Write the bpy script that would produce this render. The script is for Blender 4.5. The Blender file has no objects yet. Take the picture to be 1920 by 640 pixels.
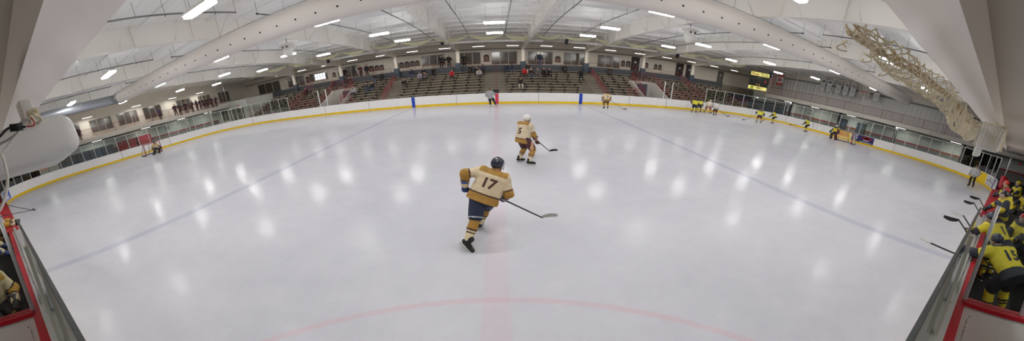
import bpy, bmesh, math, random
import numpy as np
from mathutils import Vector, Matrix
from mathutils.bvhtree import BVHTree
random.seed(7); PI=math.pi
scene=bpy.context.scene
COL=scene.collection

# ------------------------------------------------------------------ camera
CAMP=np.array([0.08,-14.78,3.08])
YAW,PITCH,ROLL=[math.radians(a) for a in (2.36,17.71,-0.63)]
def cam_axes():
    cy,sy=math.cos(YAW),math.sin(YAW)
    f=np.array([sy,cy,0.]); r=np.array([cy,-sy,0.]); u=np.array([0,0,1.])
    cp,sp=math.cos(PITCH),math.sin(PITCH)
    f2=f*cp-u*sp; u2=f*sp+u*cp
    cr,sr=math.cos(ROLL),math.sin(ROLL)
    return r*cr+u2*sr, f2, -r*sr+u2*cr
def make_camera():
    r,f,u=cam_axes()
    cd=bpy.data.cameras.new('camera'); co=bpy.data.objects.new('camera',cd); COL.objects.link(co)
    m=Matrix(((r[0],u[0],-f[0],CAMP[0]),(r[1],u[1],-f[1],CAMP[1]),(r[2],u[2],-f[2],CAMP[2]),(0,0,0,1)))
    co.matrix_world=m
    cd.type='PANO'; cd.panorama_type='CENTRAL_CYLINDRICAL'
    hu=960/607.68
    cd.central_cylindrical_range_u_min=-hu; cd.central_cylindrical_range_u_max=hu
    cd.central_cylindrical_range_v_min=-(640-304.5)/530.36; cd.central_cylindrical_range_v_max=304.5/530.36
    cd.central_cylindrical_radius=1.0
    cd.clip_start=0.01; cd.clip_end=300
    scene.camera=co
make_camera()
vs=scene.view_settings
scene.display_settings.display_device='sRGB'
vs.view_transform='Standard'; vs.look='None'; vs.gamma=1.0; vs.exposure=-0.13; vs.use_curve_mapping=False
try:
    scene.cycles.use_denoising=True
    scene.cycles.max_bounces=10; scene.cycles.diffuse_bounces=6; scene.cycles.glossy_bounces=3
    scene.cycles.transparent_max_bounces=24; scene.cycles.transmission_bounces=6
    scene.cycles.sample_clamp_indirect=4.0
    scene.cycles.caustics_reflective=False; scene.cycles.caustics_refractive=False
except Exception: pass

# ------------------------------------------------------------------ materials
def lin(c):
    return tuple(((x/255)/12.92 if x/255<=.04045 else ((x/255+.055)/1.055)**2.4) for x in c)
MATS={}
def mat(name,rgb,rough=.6,metal=0.,spec=.4,noise=None,nscale=6.,bump=0.,emit=0.,emitc=None,coat=0.):
    if name in MATS: return MATS[name]
    m=bpy.data.materials.new(name); m.use_nodes=True; nt=m.node_tree; b=nt.nodes['Principled BSDF']
    c=lin(rgb)
    b.inputs['Base Color'].default_value=(*c,1); b.inputs['Roughness'].default_value=rough
    b.inputs['Metallic'].default_value=metal; b.inputs['Specular IOR Level'].default_value=spec
    if coat: b.inputs['Coat Weight'].default_value=coat
    if noise or bump:
        tc=nt.nodes.new('ShaderNodeTexCoord'); nz=nt.nodes.new('ShaderNodeTexNoise'); nz.inputs['Scale'].default_value=nscale
        nz.inputs['Detail'].default_value=4; nt.links.new(tc.outputs['Object'],nz.inputs['Vector'])
        if noise:
            rp=nt.nodes.new('ShaderNodeValToRGB'); rp.color_ramp.elements[0].position=.3; rp.color_ramp.elements[1].position=.7
            rp.color_ramp.elements[0].color=(*[x*(1-noise) for x in c],1); rp.color_ramp.elements[1].color=(*[min(1,x*(1+noise)) for x in c],1)
            nt.links.new(nz.outputs['Fac'],rp.inputs['Fac']); nt.links.new(rp.outputs['Color'],b.inputs['Base Color'])
        if bump:
            bp=nt.nodes.new('ShaderNodeBump'); bp.inputs['Strength'].default_value=bump; bp.inputs['Distance'].default_value=.02
            nt.links.new(nz.outputs['Fac'],bp.inputs['Height']); nt.links.new(bp.outputs['Normal'],b.inputs['Normal'])
    if emit:
        b.inputs['Emission Color'].default_value=(*(lin(emitc) if emitc else c),1); b.inputs['Emission Strength'].default_value=emit
    MATS[name]=m; return m
def glassmat(name,tint=(240,245,243),clear=.98,rough=.03):
    if name in MATS: return MATS[name]
    m=bpy.data.materials.new(name); m.use_nodes=True; nt=m.node_tree; nt.nodes.clear()
    out=nt.nodes.new('ShaderNodeOutputMaterial'); tr=nt.nodes.new('ShaderNodeBsdfTransparent'); gl=nt.nodes.new('ShaderNodeBsdfGlossy')
    tr.inputs['Color'].default_value=(*[x*clear for x in lin(tint)],1); gl.inputs['Roughness'].default_value=rough
    gl.inputs['Color'].default_value=(1,1,1,1)
    fr=nt.nodes.new('ShaderNodeFresnel'); fr.inputs['IOR'].default_value=1.45
    mx=nt.nodes.new('ShaderNodeMixShader'); nt.links.new(fr.outputs[0],mx.inputs[0]); nt.links.new(tr.outputs[0],mx.inputs[1]); nt.links.new(gl.outputs[0],mx.inputs[2])
    nt.links.new(mx.outputs[0],out.inputs['Surface']); MATS[name]=m; return m
def netmat(name,rgb,cover,scale=0.0):
    # netting whose meshes are far smaller than a pixel: a share of it is thread, the rest is open
    if name in MATS: return MATS[name]
    m=bpy.data.materials.new(name); m.use_nodes=True; nt=m.node_tree; b=nt.nodes['Principled BSDF']
    b.inputs['Base Color'].default_value=(*lin(rgb),1); b.inputs['Roughness'].default_value=.8
    if scale:
        tc=nt.nodes.new('ShaderNodeTexCoord'); mp=nt.nodes.new('ShaderNodeMapping'); nt.links.new(tc.outputs['Object'],mp.inputs[0])
        vo=nt.nodes.new('ShaderNodeTexVoronoi'); vo.feature='DISTANCE_TO_EDGE'; vo.inputs['Scale'].default_value=scale; nt.links.new(mp.outputs[0],vo.inputs['Vector'])
        ls=nt.nodes.new('ShaderNodeMath'); ls.operation='LESS_THAN'; ls.inputs[1].default_value=cover; nt.links.new(vo.outputs['Distance'],ls.inputs[0])
        nt.links.new(ls.outputs[0],b.inputs['Alpha'])
    else: b.inputs['Alpha'].default_value=cover
    MATS[name]=m; return m

# ------------------------------------------------------------------ mesh building
class MB:
    def __init__(s): s.v=[]; s.f=[]; s.m=[]; s.sm=[]
    def add(s,vs,fs,mi=0,smooth=False):
        o=len(s.v); s.v+= [tuple(map(float,p)) for p in vs]
        for f in fs: s.f.append(tuple(i+o for i in f)); s.m.append(mi); s.sm.append(smooth)
        return s
    def box(s,c,d,mi=0,rz=0,R=None,bev=0):
        x,y,z=d[0]/2,d[1]/2,d[2]/2
        P=[Vector((i*x,j*y,k*z)) for k in(-1,1) for j in(-1,1) for i in(-1,1)]
        M=R if R is not None else Matrix.Rotation(rz,3,'Z')
        P=[M@p+Vector(c) for p in P]
        return s.add(P,[(0,2,3,1),(4,5,7,6),(0,1,5,4),(2,6,7,3),(0,4,6,2),(1,3,7,5)],mi)
    def b2(s,lo,hi,mi=0):
        return s.box([(a+b)/2 for a,b in zip(lo,hi)],[abs(b-a) for a,b in zip(lo,hi)],mi)
    def rbox(s,c,d,r=.02,mi=0,R=None,seg=2):
        bm=bmesh.new(); bmesh.ops.create_cube(bm,size=1); bmesh.ops.scale(bm,vec=d,verts=bm.verts)
        bmesh.ops.bevel(bm,geom=bm.edges[:]+bm.verts[:],offset=r,segments=seg,profile=.5,affect='EDGES')
        bm.verts.index_update(); M=R if R is not None else Matrix.Identity(3)
        s.add([M@v.co+Vector(c) for v in bm.verts],[[v.index for v in f.verts] for f in bm.faces],mi,True); bm.free(); return s
    def cyl(s,a,b,r,r2=None,n=10,mi=0,caps=True,smooth=True):
        return s.tube([a,b],r,n,mi,caps,r2=r2,smooth=smooth)
    def tube(s,pts,r,n=8,mi=0,caps=True,r2=None,smooth=True,closed=False):
        P=[Vector(p) for p in pts]; N=len(P); rs=r if isinstance(r,(list,tuple)) else [r+((r2-r) if r2 is not None else 0)*i/max(1,N-1) for i in range(N)]
        V=[]; prev=None
        for i in range(N):
            if closed: t=(P[(i+1)%N]-P[i-1])
            else: t=(P[min(i+1,N-1)]-P[max(i-1,0)])
            if t.length<1e-9: t=Vector((0,0,1))
            t.normalize()
            if prev is None:
                a=Vector((0,0,1)) if abs(t.z)<.9 else Vector((1,0,0)); u=t.cross(a).normalized()
            else:
                u=(prev-t*prev.dot(t)); u=u.normalized() if u.length>1e-6 else t.orthogonal().normalized()
            prev=u; w=t.cross(u)
            for k in range(n):
                a=2*PI*k/n; V.append(P[i]+(u*math.cos(a)+w*math.sin(a))*rs[i])
        F=[]
        for i in range(N if closed else N-1):
            j=(i+1)%N
            for k in range(n): F.append((i*n+k,i*n+(k+1)%n,j*n+(k+1)%n,j*n+k))
        s.add(V,F,mi,smooth)
        if caps and not closed:
            o=len(s.v)-len(V); s.f.append(tuple(o+k for k in range(n-1,-1,-1))); s.m.append(mi); s.sm.append(False)
            s.f.append(tuple(o+(N-1)*n+k for k in range(n))); s.m.append(mi); s.sm.append(False)
        return s
    def prism(s,poly,ax,a,b,mi=0):
        # poly: 2-D outline in the plane across axis ax ('x': (y,z), 'y': (x,z), 'z': (x,y)), swept a..b
        def P(p,t): return {'x':(t,p[0],p[1]),'y':(p[0],t,p[1]),'z':(p[0],p[1],t)}[ax]
        n=len(poly); V=[P(p,a) for p in poly]+[P(p,b) for p in poly]
        F=[tuple(range(n-1,-1,-1)),tuple(range(n,2*n))]+[(i,(i+1)%n,n+(i+1)%n,n+i) for i in range(n)]
        return s.add(V,F,mi)
    def sphere(s,c,r,mi=0,n=12,m=8):
        r=r if isinstance(r,(tuple,list)) else (r,r,r); V=[];F=[]
        for i in range(m+1):
            a=PI*i/m
            for k in range(n):
                b=2*PI*k/n; V.append((c[0]+r[0]*math.sin(a)*math.cos(b),c[1]+r[1]*math.sin(a)*math.sin(b),c[2]+r[2]*math.cos(a)))
        for i in range(m):
            for k in range(n): F.append((i*n+k,(i+1)*n+k,(i+1)*n+(k+1)%n,i*n+(k+1)%n))
        return s.add(V,F,mi,True)
    def lathe(s,prof,c=(0,0,0),n=16,mi=0):
        V=[];F=[]
        for (r,z) in prof:
            for k in range(n):
                a=2*PI*k/n; V.append((c[0]+r*math.cos(a),c[1]+r*math.sin(a),c[2]+z))
        for i in range(len(prof)-1):
            for k in range(n): F.append((i*n+k,i*n+(k+1)%n,(i+1)*n+(k+1)%n,(i+1)*n+k))
        return s.add(V,F,mi,True)
    def mesh(s,name,mats):
        me=bpy.data.meshes.new(name); me.from_pydata(s.v,[],s.f)
        for m in (mats if isinstance(mats,(list,tuple)) else [mats]): me.materials.append(m)
        me.polygons.foreach_set('material_index',s.m); me.polygons.foreach_set('use_smooth',s.sm); me.update()
        return me
    def build(s,name,mats,parent=None,loc=None):
        return link(name,s.mesh(name,mats),parent,loc)
def link(name,data,parent=None,loc=None):
    o=bpy.data.objects.new(name,data); COL.objects.link(o)
    if parent is not None: o.parent=parent
    if loc is not None: o.location=loc
    return o
def tag(o,label,cat,group=None,kind=None):
    o['label']=label; o['category']=cat
    if group: o['group']=group
    if kind: o['kind']=kind
    return o
def thing(name,label,cat,loc=(0,0,0),rz=0,group=None):
    o=link(name,None,None,loc); o.rotation_euler=(0,0,rz); return tag(o,label,cat,group)
def struct(name,mb,mats):
    o=mb.build(name,mats); o['kind']='structure'; return o
def dup(root,loc=None,rz=None,label=None,group=None):
    r=root.copy(); COL.objects.link(r)
    if loc is not None: r.location=loc
    if rz is not None: r.rotation_euler=(0,0,rz)
    if label: r['label']=label
    if group: r['group']=group
    for ch in list(root.children):
        c=ch.copy(); COL.objects.link(c); c.parent=r
        for g in list(ch.children):
            d=g.copy(); COL.objects.link(d); d.parent=c
    return r
ORD=['','first','second','third','fourth','fifth','sixth','seventh','eighth','ninth','tenth','eleventh','twelfth','thirteenth','fourteenth','fifteenth','sixteenth','seventeenth','eighteenth','nineteenth','twentieth',
 'twenty-first','twenty-second','twenty-third','twenty-fourth','twenty-fifth','twenty-sixth','twenty-seventh','twenty-eighth','twenty-ninth','thirtieth']+['thirty-'+o for o in ('first','second','third','fourth','fifth','sixth','seventh','eighth','ninth')]+['fortieth']+['forty-'+o for o in ('first','second','third','fourth','fifth','sixth','seventh','eighth','ninth')]
def text_geom(txt,size=1.0,bold=.0,align='CENTER',shear=0,space=1.0):
    cu=bpy.data.curves.new('lettering','FONT'); cu.body=txt; cu.size=size; cu.align_x=align; cu.align_y='CENTER'; cu.offset=bold*size; cu.shear=shear; cu.space_character=space
    cu.resolution_u=3
    o=bpy.data.objects.new('lettering',cu); COL.objects.link(o)
    me=o.to_mesh(); V=[tuple(v.co) for v in me.vertices]; F=[tuple(p.vertices) for p in me.polygons]
    o.to_mesh_clear(); bpy.data.objects.remove(o); bpy.data.curves.remove(cu)
    return V,F
def text_on(mb,txt,c,ux,uy,size,mi=0,bold=.0,off=.004,width=None,shear=0,align='CENTER'):
    # flat lettering whose x runs along ux and y along uy
    V,F=text_geom(txt,1.0,bold,align,shear)
    xs=[v[0] for v in V]; w=(max(xs)-min(xs)) if xs else 1
    sx=size if width is None else width/w
    ux=Vector(ux).normalized(); uy=Vector(uy).normalized(); n=ux.cross(uy)
    return mb.add([Vector(c)+ux*(v[0]*sx)+uy*(v[1]*size)+n*off for v in V],F,mi)
# ------------------------------------------------------------------ palette
LAMP_L=76.0
M_white=mat('white_paint',(214,210,204),.55)
M_boards=mat('white_board_plastic',(232,231,230),.35,spec=.4,noise=.03,nscale=3)
M_yellow=mat('yellow_kick_plastic',(226,188,10),.4)
M_red=mat('red_painted',(156,24,38),.45)
M_redrail=mat('red_rail_paint',(150,58,66),.5)
M_blue=mat('blue_painted',(22,62,170),.45)
M_steel=mat('galvanised_steel',(168,170,172),.38,metal=.7)
M_alu=mat('aluminium',(205,205,205),.35,metal=.55)
M_dark=mat('dark_paint',(40,40,42),.5)
M_black=mat('black_rubber',(22,22,24),.6)
M_navy=mat('navy_padding',(66,74,86),.6)
M_cream=mat('cream_wall',(220,213,201),.7,noise=.03,nscale=1.5)
M_wallw=mat('pale_grey_wall',(204,206,200),.7,noise=.03,nscale=1.5)
M_wallg=mat('grey_lower_wall',(134,133,128),.7)
M_stripe=mat('red_wall_stripe',(168,62,66),.6)
M_beam=mat('white_steel_beam',(236,233,227),.5)
M_conc=mat('grey_concrete',(128,122,112),.8,noise=.12,nscale=5)
M_pane=glassmat('clear_rink_glass')
M_lit=mat('lamp_diffuser',(255,255,255),.4,emit=LAMP_L,emitc=(255,253,250))
M_lit2=mat('concourse_diffuser',(255,255,255),.4,emit=5.0,emitc=(255,250,245))
M_pipe=mat('dark_grey_pipe',(104,103,102),.45,metal=.3)
def ceil_mat():
    m=mat('white_insulation_facing',(206,206,204),.55,spec=.3); nt=m.node_tree; b=nt.nodes['Principled BSDF']
    tc=nt.nodes.new('ShaderNodeTexCoord'); mp=nt.nodes.new('ShaderNodeMapping'); mp.inputs['Scale'].default_value=(.25,5,1)
    nz=nt.nodes.new('ShaderNodeTexNoise'); nz.inputs['Scale'].default_value=1.6; nz.inputs['Detail'].default_value=5
    rp=nt.nodes.new('ShaderNodeValToRGB'); rp.color_ramp.elements[0].color=(*lin((236,236,234)),1); rp.color_ramp.elements[1].color=(*lin((246,246,244)),1)
    rp.color_ramp.elements[0].position=.35; rp.color_ramp.elements[1].position=.62
    bp=nt.nodes.new('ShaderNodeBump'); bp.inputs['Strength'].default_value=.12; bp.inputs['Distance'].default_value=.03
    L=nt.links.new; L(tc.outputs['Object'],mp.inputs[0]); L(mp.outputs[0],nz.inputs['Vector']); L(nz.outputs['Fac'],rp.inputs[0]); L(rp.outputs[0],b.inputs['Base Color'])
    L(nz.outputs['Fac'],bp.inputs['Height']); L(bp.outputs[0],b.inputs['Normal']); return m
M_ceil=ceil_mat()

# ------------------------------------------------------------------ rink outline
HX,HY=30.0,14.6; RF,RN=6.0,9.0
def rink_path():
    P=[]
    def arc(cx,cy,r,a0,a1,n=20):
        for i in range(n+1):
            a=math.radians(a0+(a1-a0)*i/n); P.append((cx+r*math.cos(a),cy+r*math.sin(a)))
    arc(HX-RF,HY-RF,RF,0,90); arc(-HX+RF,HY-RF,RF,90,180); arc(-HX+RN,-HY+RN,RN,180,270); arc(HX-RN,-HY+RN,RN,270,360)
    D=[P[0]]
    for a,b in zip(P,P[1:]+P[:1]):
        d=math.dist(a,b); n=max(1,int(d/1.2))
        for i in range(1,n+1): D.append((a[0]+(b[0]-a[0])*i/n,a[1]+(b[1]-a[1])*i/n))
    return D[:-1] if math.dist(D[0],D[-1])<1e-6 else D
PATH=[p for i,p in enumerate(rink_path()) if i==0 or True]
_t=[PATH[0]]
for p in PATH[1:]:
    if math.dist(p,_t[-1])>1e-4: _t.append(p)
PATH=_t
SL=[0]
for a,b in zip(PATH,PATH[1:]+PATH[:1]): SL.append(SL[-1]+math.dist(a,b))
PLEN=SL[-1]
def path_at(s,off=0.):
    # the point at arc length s (anticlockwise), moved off outward
    s%=PLEN; i=max(k for k in range(len(PATH)) if SL[k]<=s+1e-9); a=PATH[i]; b=PATH[(i+1)%len(PATH)]; L=SL[i+1]-SL[i]; t=(s-SL[i])/L
    # smooth normal
    def nrm(k):
        p,q=PATH[(k-1)%len(PATH)],PATH[(k+1)%len(PATH)]; d=math.dist(p,q); return ((q[1]-p[1])/d,-(q[0]-p[0])/d)
    n0,n1=nrm(i),nrm((i+1)%len(PATH)); nx,ny=n0[0]+(n1[0]-n0[0])*t,n0[1]+(n1[1]-n0[1])*t; l=math.hypot(nx,ny)
    return Vector((a[0]+(b[0]-a[0])*t+nx/l*off,a[1]+(b[1]-a[1])*t+ny/l*off,0)),Vector((nx/l,ny/l,0))
def s_near(x,y):
    best=(9e9,0)
    for i in range(int(PLEN/.1)):
        p,_=path_at(i*.1); d=(p.x-x)**2+(p.y-y)**2
        if d<best[0]: best=(d,i*.1)
    return best[1]
def strip(mb,s0,s1,o0,o1,z0,z1,mi=0,step=.6):
    # a bent bar following the boards between s0 and s1, from offset o0 (ice side) to o1
    n=max(1,int(math.ceil((s1-s0)/step))); V=[];F=[]
    for i in range(n+1):
        s=s0+(s1-s0)*i/n
        for o,z in((o0,z0),(o1,z0),(o1,z1),(o0,z1)):
            p,_=path_at(s,o); V.append((p.x,p.y,z))
    for i in range(n):
        for k in range(4): a=i*4+k;b=i*4+(k+1)%4; F.append((a,b,b+4,a+4))
    F.append((3,2,1,0)); F.append(tuple(n*4+k for k in range(4)))
    return mb.add(V,F,mi)

# ------------------------------------------------------------------ ice
def ice_mat():
    m=bpy.data.materials.new('painted_ice'); m.use_nodes=True; nt=m.node_tree; b=nt.nodes['Principled BSDF']; L=nt.links.new
    tc=nt.nodes.new('ShaderNodeTexCoord'); sp=nt.nodes.new('ShaderNodeSeparateXYZ'); L(tc.outputs['Object'],sp.inputs[0])
    def mth(op,a,c=None,d=None):
        n=nt.nodes.new('ShaderNodeMath'); n.operation=op
        for k,v in enumerate((a,c,d)):
            if v is None: continue
            if isinstance(v,(int,float)): n.inputs[k].default_value=v
            else: L(v,n.inputs[k])
        return n.outputs[0]
    def noise(scale,detail=4,vec=None,rough=.6):
        n=nt.nodes.new('ShaderNodeTexNoise'); n.inputs['Scale'].default_value=scale; n.inputs['Detail'].default_value=detail; n.inputs['Roughness'].default_value=rough
        L(vec if vec is not None else tc.outputs['Object'],n.inputs['Vector']); return n.outputs['Fac']
    X,Y=sp.outputs[0],sp.outputs[1]
    big=noise(.25,5); mid=noise(2.2,6,rough=.7)
    mp=nt.nodes.new('ShaderNodeMapping'); mp.inputs['Scale'].default_value=(3,26,1); mp.inputs['Rotation'].default_value=(0,0,.4); L(tc.outputs['Object'],mp.inputs[0])
    scr=noise(1.4,6,mp.outputs[0],.75)
    base=nt.nodes.new('ShaderNodeValToRGB'); base.color_ramp.elements[0].position=.3; base.color_ramp.elements[1].position=.7
    base.color_ramp.elements[0].color=(*lin((184,185,193)),1); base.color_ramp.elements[1].color=(*lin((206,206,212)),1)
    L(mth('ADD',mth('MULTIPLY',big,.55),mth('ADD',mth('MULTIPLY',mid,.3),mth('MULTIPLY',scr,.15))),base.inputs[0])
    col=base.outputs[0]
    def paint(col,mask,rgb,amt):
        mx=nt.nodes.new('ShaderNodeMix'); mx.data_type='RGBA'
        f=mth('MULTIPLY',mth('MULTIPLY',mask,amt),mth('ADD',mth('MULTIPLY',mid,.9),.5))
        L(f,mx.inputs[0]); L(col,mx.inputs[6]); mx.inputs[7].default_value=(*lin(rgb),1); return mx.outputs[2]
    def band(v,c,hw,soft=.03):
        d=mth('ABSOLUTE',mth('SUBTRACT',v,c)); return mth('MULTIPLY',mth('LESS_THAN',d,hw),1.)
    ax=mth('ABSOLUTE',X)
    col=paint(col,band(ax,7.62,.15),(126,128,168),.27)
    col=paint(col,band(X,0,.17),(208,166,182),.2)
    col=paint(col,band(ax,26.9,.03),(205,110,120),.35)
    def ring(cx,cy,r,hw): 
        d=mth('SQRT',mth('ADD',mth('POWER',mth('SUBTRACT',X,cx),2.),mth('POWER',mth('SUBTRACT',Y,cy),2.))); return band(d,r,hw)
    col=paint(col,ring(0,-HY,3.05,.045),(210,150,164),.26)
    col=paint(col,ring(0,0,4.57,.04),(205,140,156),.07)
    L(col,b.inputs['Base Color'])
    rr=nt.nodes.new('ShaderNodeMapRange'); rr.inputs['To Min'].default_value=.1; rr.inputs['To Max'].default_value=.2; L(mid,rr.inputs[0]); L(rr.outputs[0],b.inputs['Roughness'])
    b.inputs['Specular IOR Level'].default_value=.02
    bp=nt.nodes.new('ShaderNodeBump'); bp.inputs['Strength'].default_value=.05; bp.inputs['Distance'].default_value=.01; L(scr,bp.inputs['Height']); L(bp.outputs[0],b.inputs['Normal'])
    return m
def build_floor():
    mb=MB(); V=[(*p,0.) for p in PATH]; c=len(V); V.append((0,0,0)); n=len(PATH)
    mb.add(V,[(i,(i+1)%n,c) for i in range(n)]); o=struct('floor',mb,ice_mat()); tag(o,'white rink ice with pale red and blue lines','ice')
    mb=MB().b2((-36,-20,-.25),(36,24.6,-.03)); struct('floor_concourse',mb,mat('dark_rubber_floor',(58,58,60),.8,noise=.1,nscale=4))
build_floor()

# ------------------------------------------------------------------ boards
def build_boards():
    t=thing('rink_boards','low white dasher boards with yellow kick strip running round the ice','rink boards',(0,0,0))
    strip(MB(),0,PLEN,0,.12,.0,1.045).build('board_panel',M_boards,t)
    strip(MB(),0,PLEN,-.012,0,.0,.215).build('kick_plate',M_yellow,t)['label']='yellow kick plate'
    a,b=s_near(-16,-HY),s_near(16,-HY)
    strip(MB(),b,a+PLEN,-.012,.13,1.045,1.07).build('cap_rail',mat('white_cap',(225,224,222),.4),t)
    mb=MB(); strip(mb,a,b,.2,.3,1.03,1.075); strip(mb,s_near(-15.6,-HY),s_near(-8.6,-HY),.0,.44,1.05,1.09); strip(mb,s_near(8.6,-HY),s_near(15.6,-HY),.0,.44,1.05,1.09)
    mb.build('red_cap_rail',M_red,t)['label']='red cap rail of the players benches'
    strip(MB(),a,b,.17,.29,0,1.04).build('bench_side_panel',M_red,t)
    strip(MB(),a+.2,b-.2,-.01,.2,1.045,1.085).build('metal_sill',M_alu,t)
    for x,m,nm,w in((0,mat('red_board_mark',(196,58,84),.45),'red_line_mark',.3),(-7.62,M_blue,'blue_line_mark',.3),(7.62,M_blue,'blue_line_mark',.3)):
        s=s_near(x,HY); strip(MB(),s-w/2,s+w/2,-.02,.0,.0,1.06).build(nm,m,t)
    M_seam=mat('seam_grey',(120,120,122),.6)
    for x,y in((-26.5,13.9),(27.6,13.4),(-16.9,14.6),(16.5,14.6),(-12,14.6),(-3.6,14.6),(3.7,14.6),(12.4,14.6),(-30,4),(-30,-2),(30,6),(30,-4),(29,9.7)):
        s=s_near(x,y); strip(MB(),s-.012,s+.012,-.016,0,.0,1.05).build('panel_seam',M_seam,t)
    return t
build_boards()

# ------------------------------------------------------------------ shell
CZ=[(-20,6.9),(-14,7.2),(-9,7.42),(-1,7.64),(2,7.68),(8,7.58),(13,7.4),(20,6.95),(24.6,6.55)]
def ceil_z(y):
    for (a,za),(b,zb) in zip(CZ,CZ[1:]):
        if y<=b: return za+(zb-za)*(y-a)/(b-a)
    return CZ[-1][1]
def build_shell():
    mb=MB(); n=len(CZ); V=[(-36,y,z) for y,z in CZ]+[(36,y,z) for y,z in CZ]+[(-36,y,z+.2) for y,z in CZ]+[(36,y,z+.2) for y,z in CZ]
    F=[(i,i+1,n+i+1,n+i) for i in range(n-1)]+[(2*n+i,3*n+i,3*n+i+1,2*n+i+1) for i in range(n-1)]
    mb.add(V,F); struct('ceiling',mb,M_ceil)
    # far wall: white above, navy knee wall in front of it is part of the terrace
    mb=MB(); mb.b2((-36,24.5,-.2),(36,24.7,6.8),0); mb.b2((-36,24.44,5.9),(36,24.5,6.0),1); struct('wall_far',mb,[M_cream,M_pipe])
    for sx,nm in((-1,'wall_left'),(1,'wall_right')):
        mb=MB(); x=36*sx
        mb.b2((x,-20,-.2),(x+.2*sx,24.7,1.13),1); mb.b2((x,-20,1.13),(x+.2*sx,24.7,1.33),2); mb.b2((x,-20,1.33),(x+.2*sx,24.7,3.3),0)
        mb.b2((x,-20,3.3),(x+.2*sx,24.7,8),3)
        if sx>0:  # corrugated sheet wall above the right walkway
            V=[];k=0
            ys=np.arange(-20,17.6,.15)
            for i,y in enumerate(ys):
                dx=.04 if i%4 in(1,2) else 0
                V+=[(x-.02-dx,y,3.5),(x-.02-dx,y,6.3)]
            mb.add(V,[(2*i,2*i+1,2*i+3,2*i+2) for i in range(len(ys)-1)],4)
            mb.b2((x-.12,-20,6.3),(x,17.5,6.55),5)
        struct(nm,mb,[M_wallw,M_wallg,M_stripe,M_cream,mat('grey_corrugated_sheet',(212,212,210),.5),M_wallg])
    mb=MB().b2((-36,-20.2,-.2),(36,-20,7.2)); struct('wall_near',mb,mat('dark_grey_wall',(96,96,98),.8))  # near wall in one even dark grey
    # walkways on the end walls and over the benches
    for sx,nm,y0,y1 in((-1,'slab_left',-18,17),(1,'slab_right',-19,17.2)):
        mb=MB(); mb.b2((33*sx,y0,3.02),(36*sx,y1,3.42)); mb.b2((32.9*sx,y0,2.98),(33.05*sx,y1,3.47)); struct('balcony_'+nm,mb,[mat('white_slab',(212,206,196),.6)])
build_shell()

RIBX=[2.95+7.04*k for k in range(-4,4)]
def rib_z(y):
    pts=[(-20,6.0),(-12,6.42),(-4,6.63),(2,6.62),(11,6.4),(17,6.0),(22.4,5.72)]
    for (a,za),(b,zb) in zip(pts,pts[1:]):
        if y<=b: return za+(zb-za)*(y-a)/(b-a)
    return pts[-1][1]
def build_ribs():
    ys=np.linspace(-19.8,22.3,43)
    proto=link('roof_beam',None); proto['kind']='structure'
    web=MB(); n=len(ys); V=[]
    for y in ys: V+=[(-.012,y,rib_z(y)),(.012,y,rib_z(y)),(.012,y,ceil_z(y)),(-.012,y,ceil_z(y))]
    web.add(V,[(i*4+k,i*4+(k+1)%4,(i+1)*4+(k+1)%4,(i+1)*4+k) for i in range(n-1) for k in range(4)])
    for y in np.arange(-17,20,3.0):
        web.b2((-.1,y-.006,rib_z(y)),(.1,y+.006,ceil_z(y)))
    web.build('web',M_beam,proto)
    fl=MB(); V=[]
    for y in ys: V+=[(-.13,y,rib_z(y)-.02),(.13,y,rib_z(y)-.02),(.13,y,rib_z(y)+.01),(-.13,y,rib_z(y)+.01)]
    fl.add(V,[(i*4+k,i*4+(k+1)%4,(i+1)*4+(k+1)%4,(i+1)*4+k) for i in range(n-1) for k in range(4)])
    fl.build('flange',M_beam,proto)
    br=MB()
    for i,y in enumerate(np.arange(-16.5,19.5,2.6)):
        for sx in(-1,1): br.cyl((.08*sx,y,rib_z(y)+.02),((ceil_z(y)-rib_z(y))*.95*sx,y,ceil_z(y)-.06),.022,n=6)
    br.build('brace',M_beam,proto)
    proto.location=(RIBX[0],0,0)
    for x in RIBX[1:]: dup(proto,(x,0,0))
    # columns under the far ends of the beams
    cp=link('column',None,None,(RIBX[0],22.45,0)); cp['kind']='structure'
    MB().b2((-.17,-.15,3.2),(.17,.15,6.72)).build('shaft',M_cream,cp)
    MB().rbox((0,0,3.8),(.6,.5,1.1),.05).build('pad',M_navy,cp)
    for x in RIBX[1:]: dup(cp,(x,22.45,0))
    # purlins under the roof sheet
    k=0
    for y in np.arange(-18,24,1.75):
        if abs(y)<.01: continue
        o=MB().b2((-36,y-.03,ceil_z(y)-.07),(36,y+.03,ceil_z(y)+.02)).build('roof_purlin',M_ceil); o['kind']='structure'
build_ribs()

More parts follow.
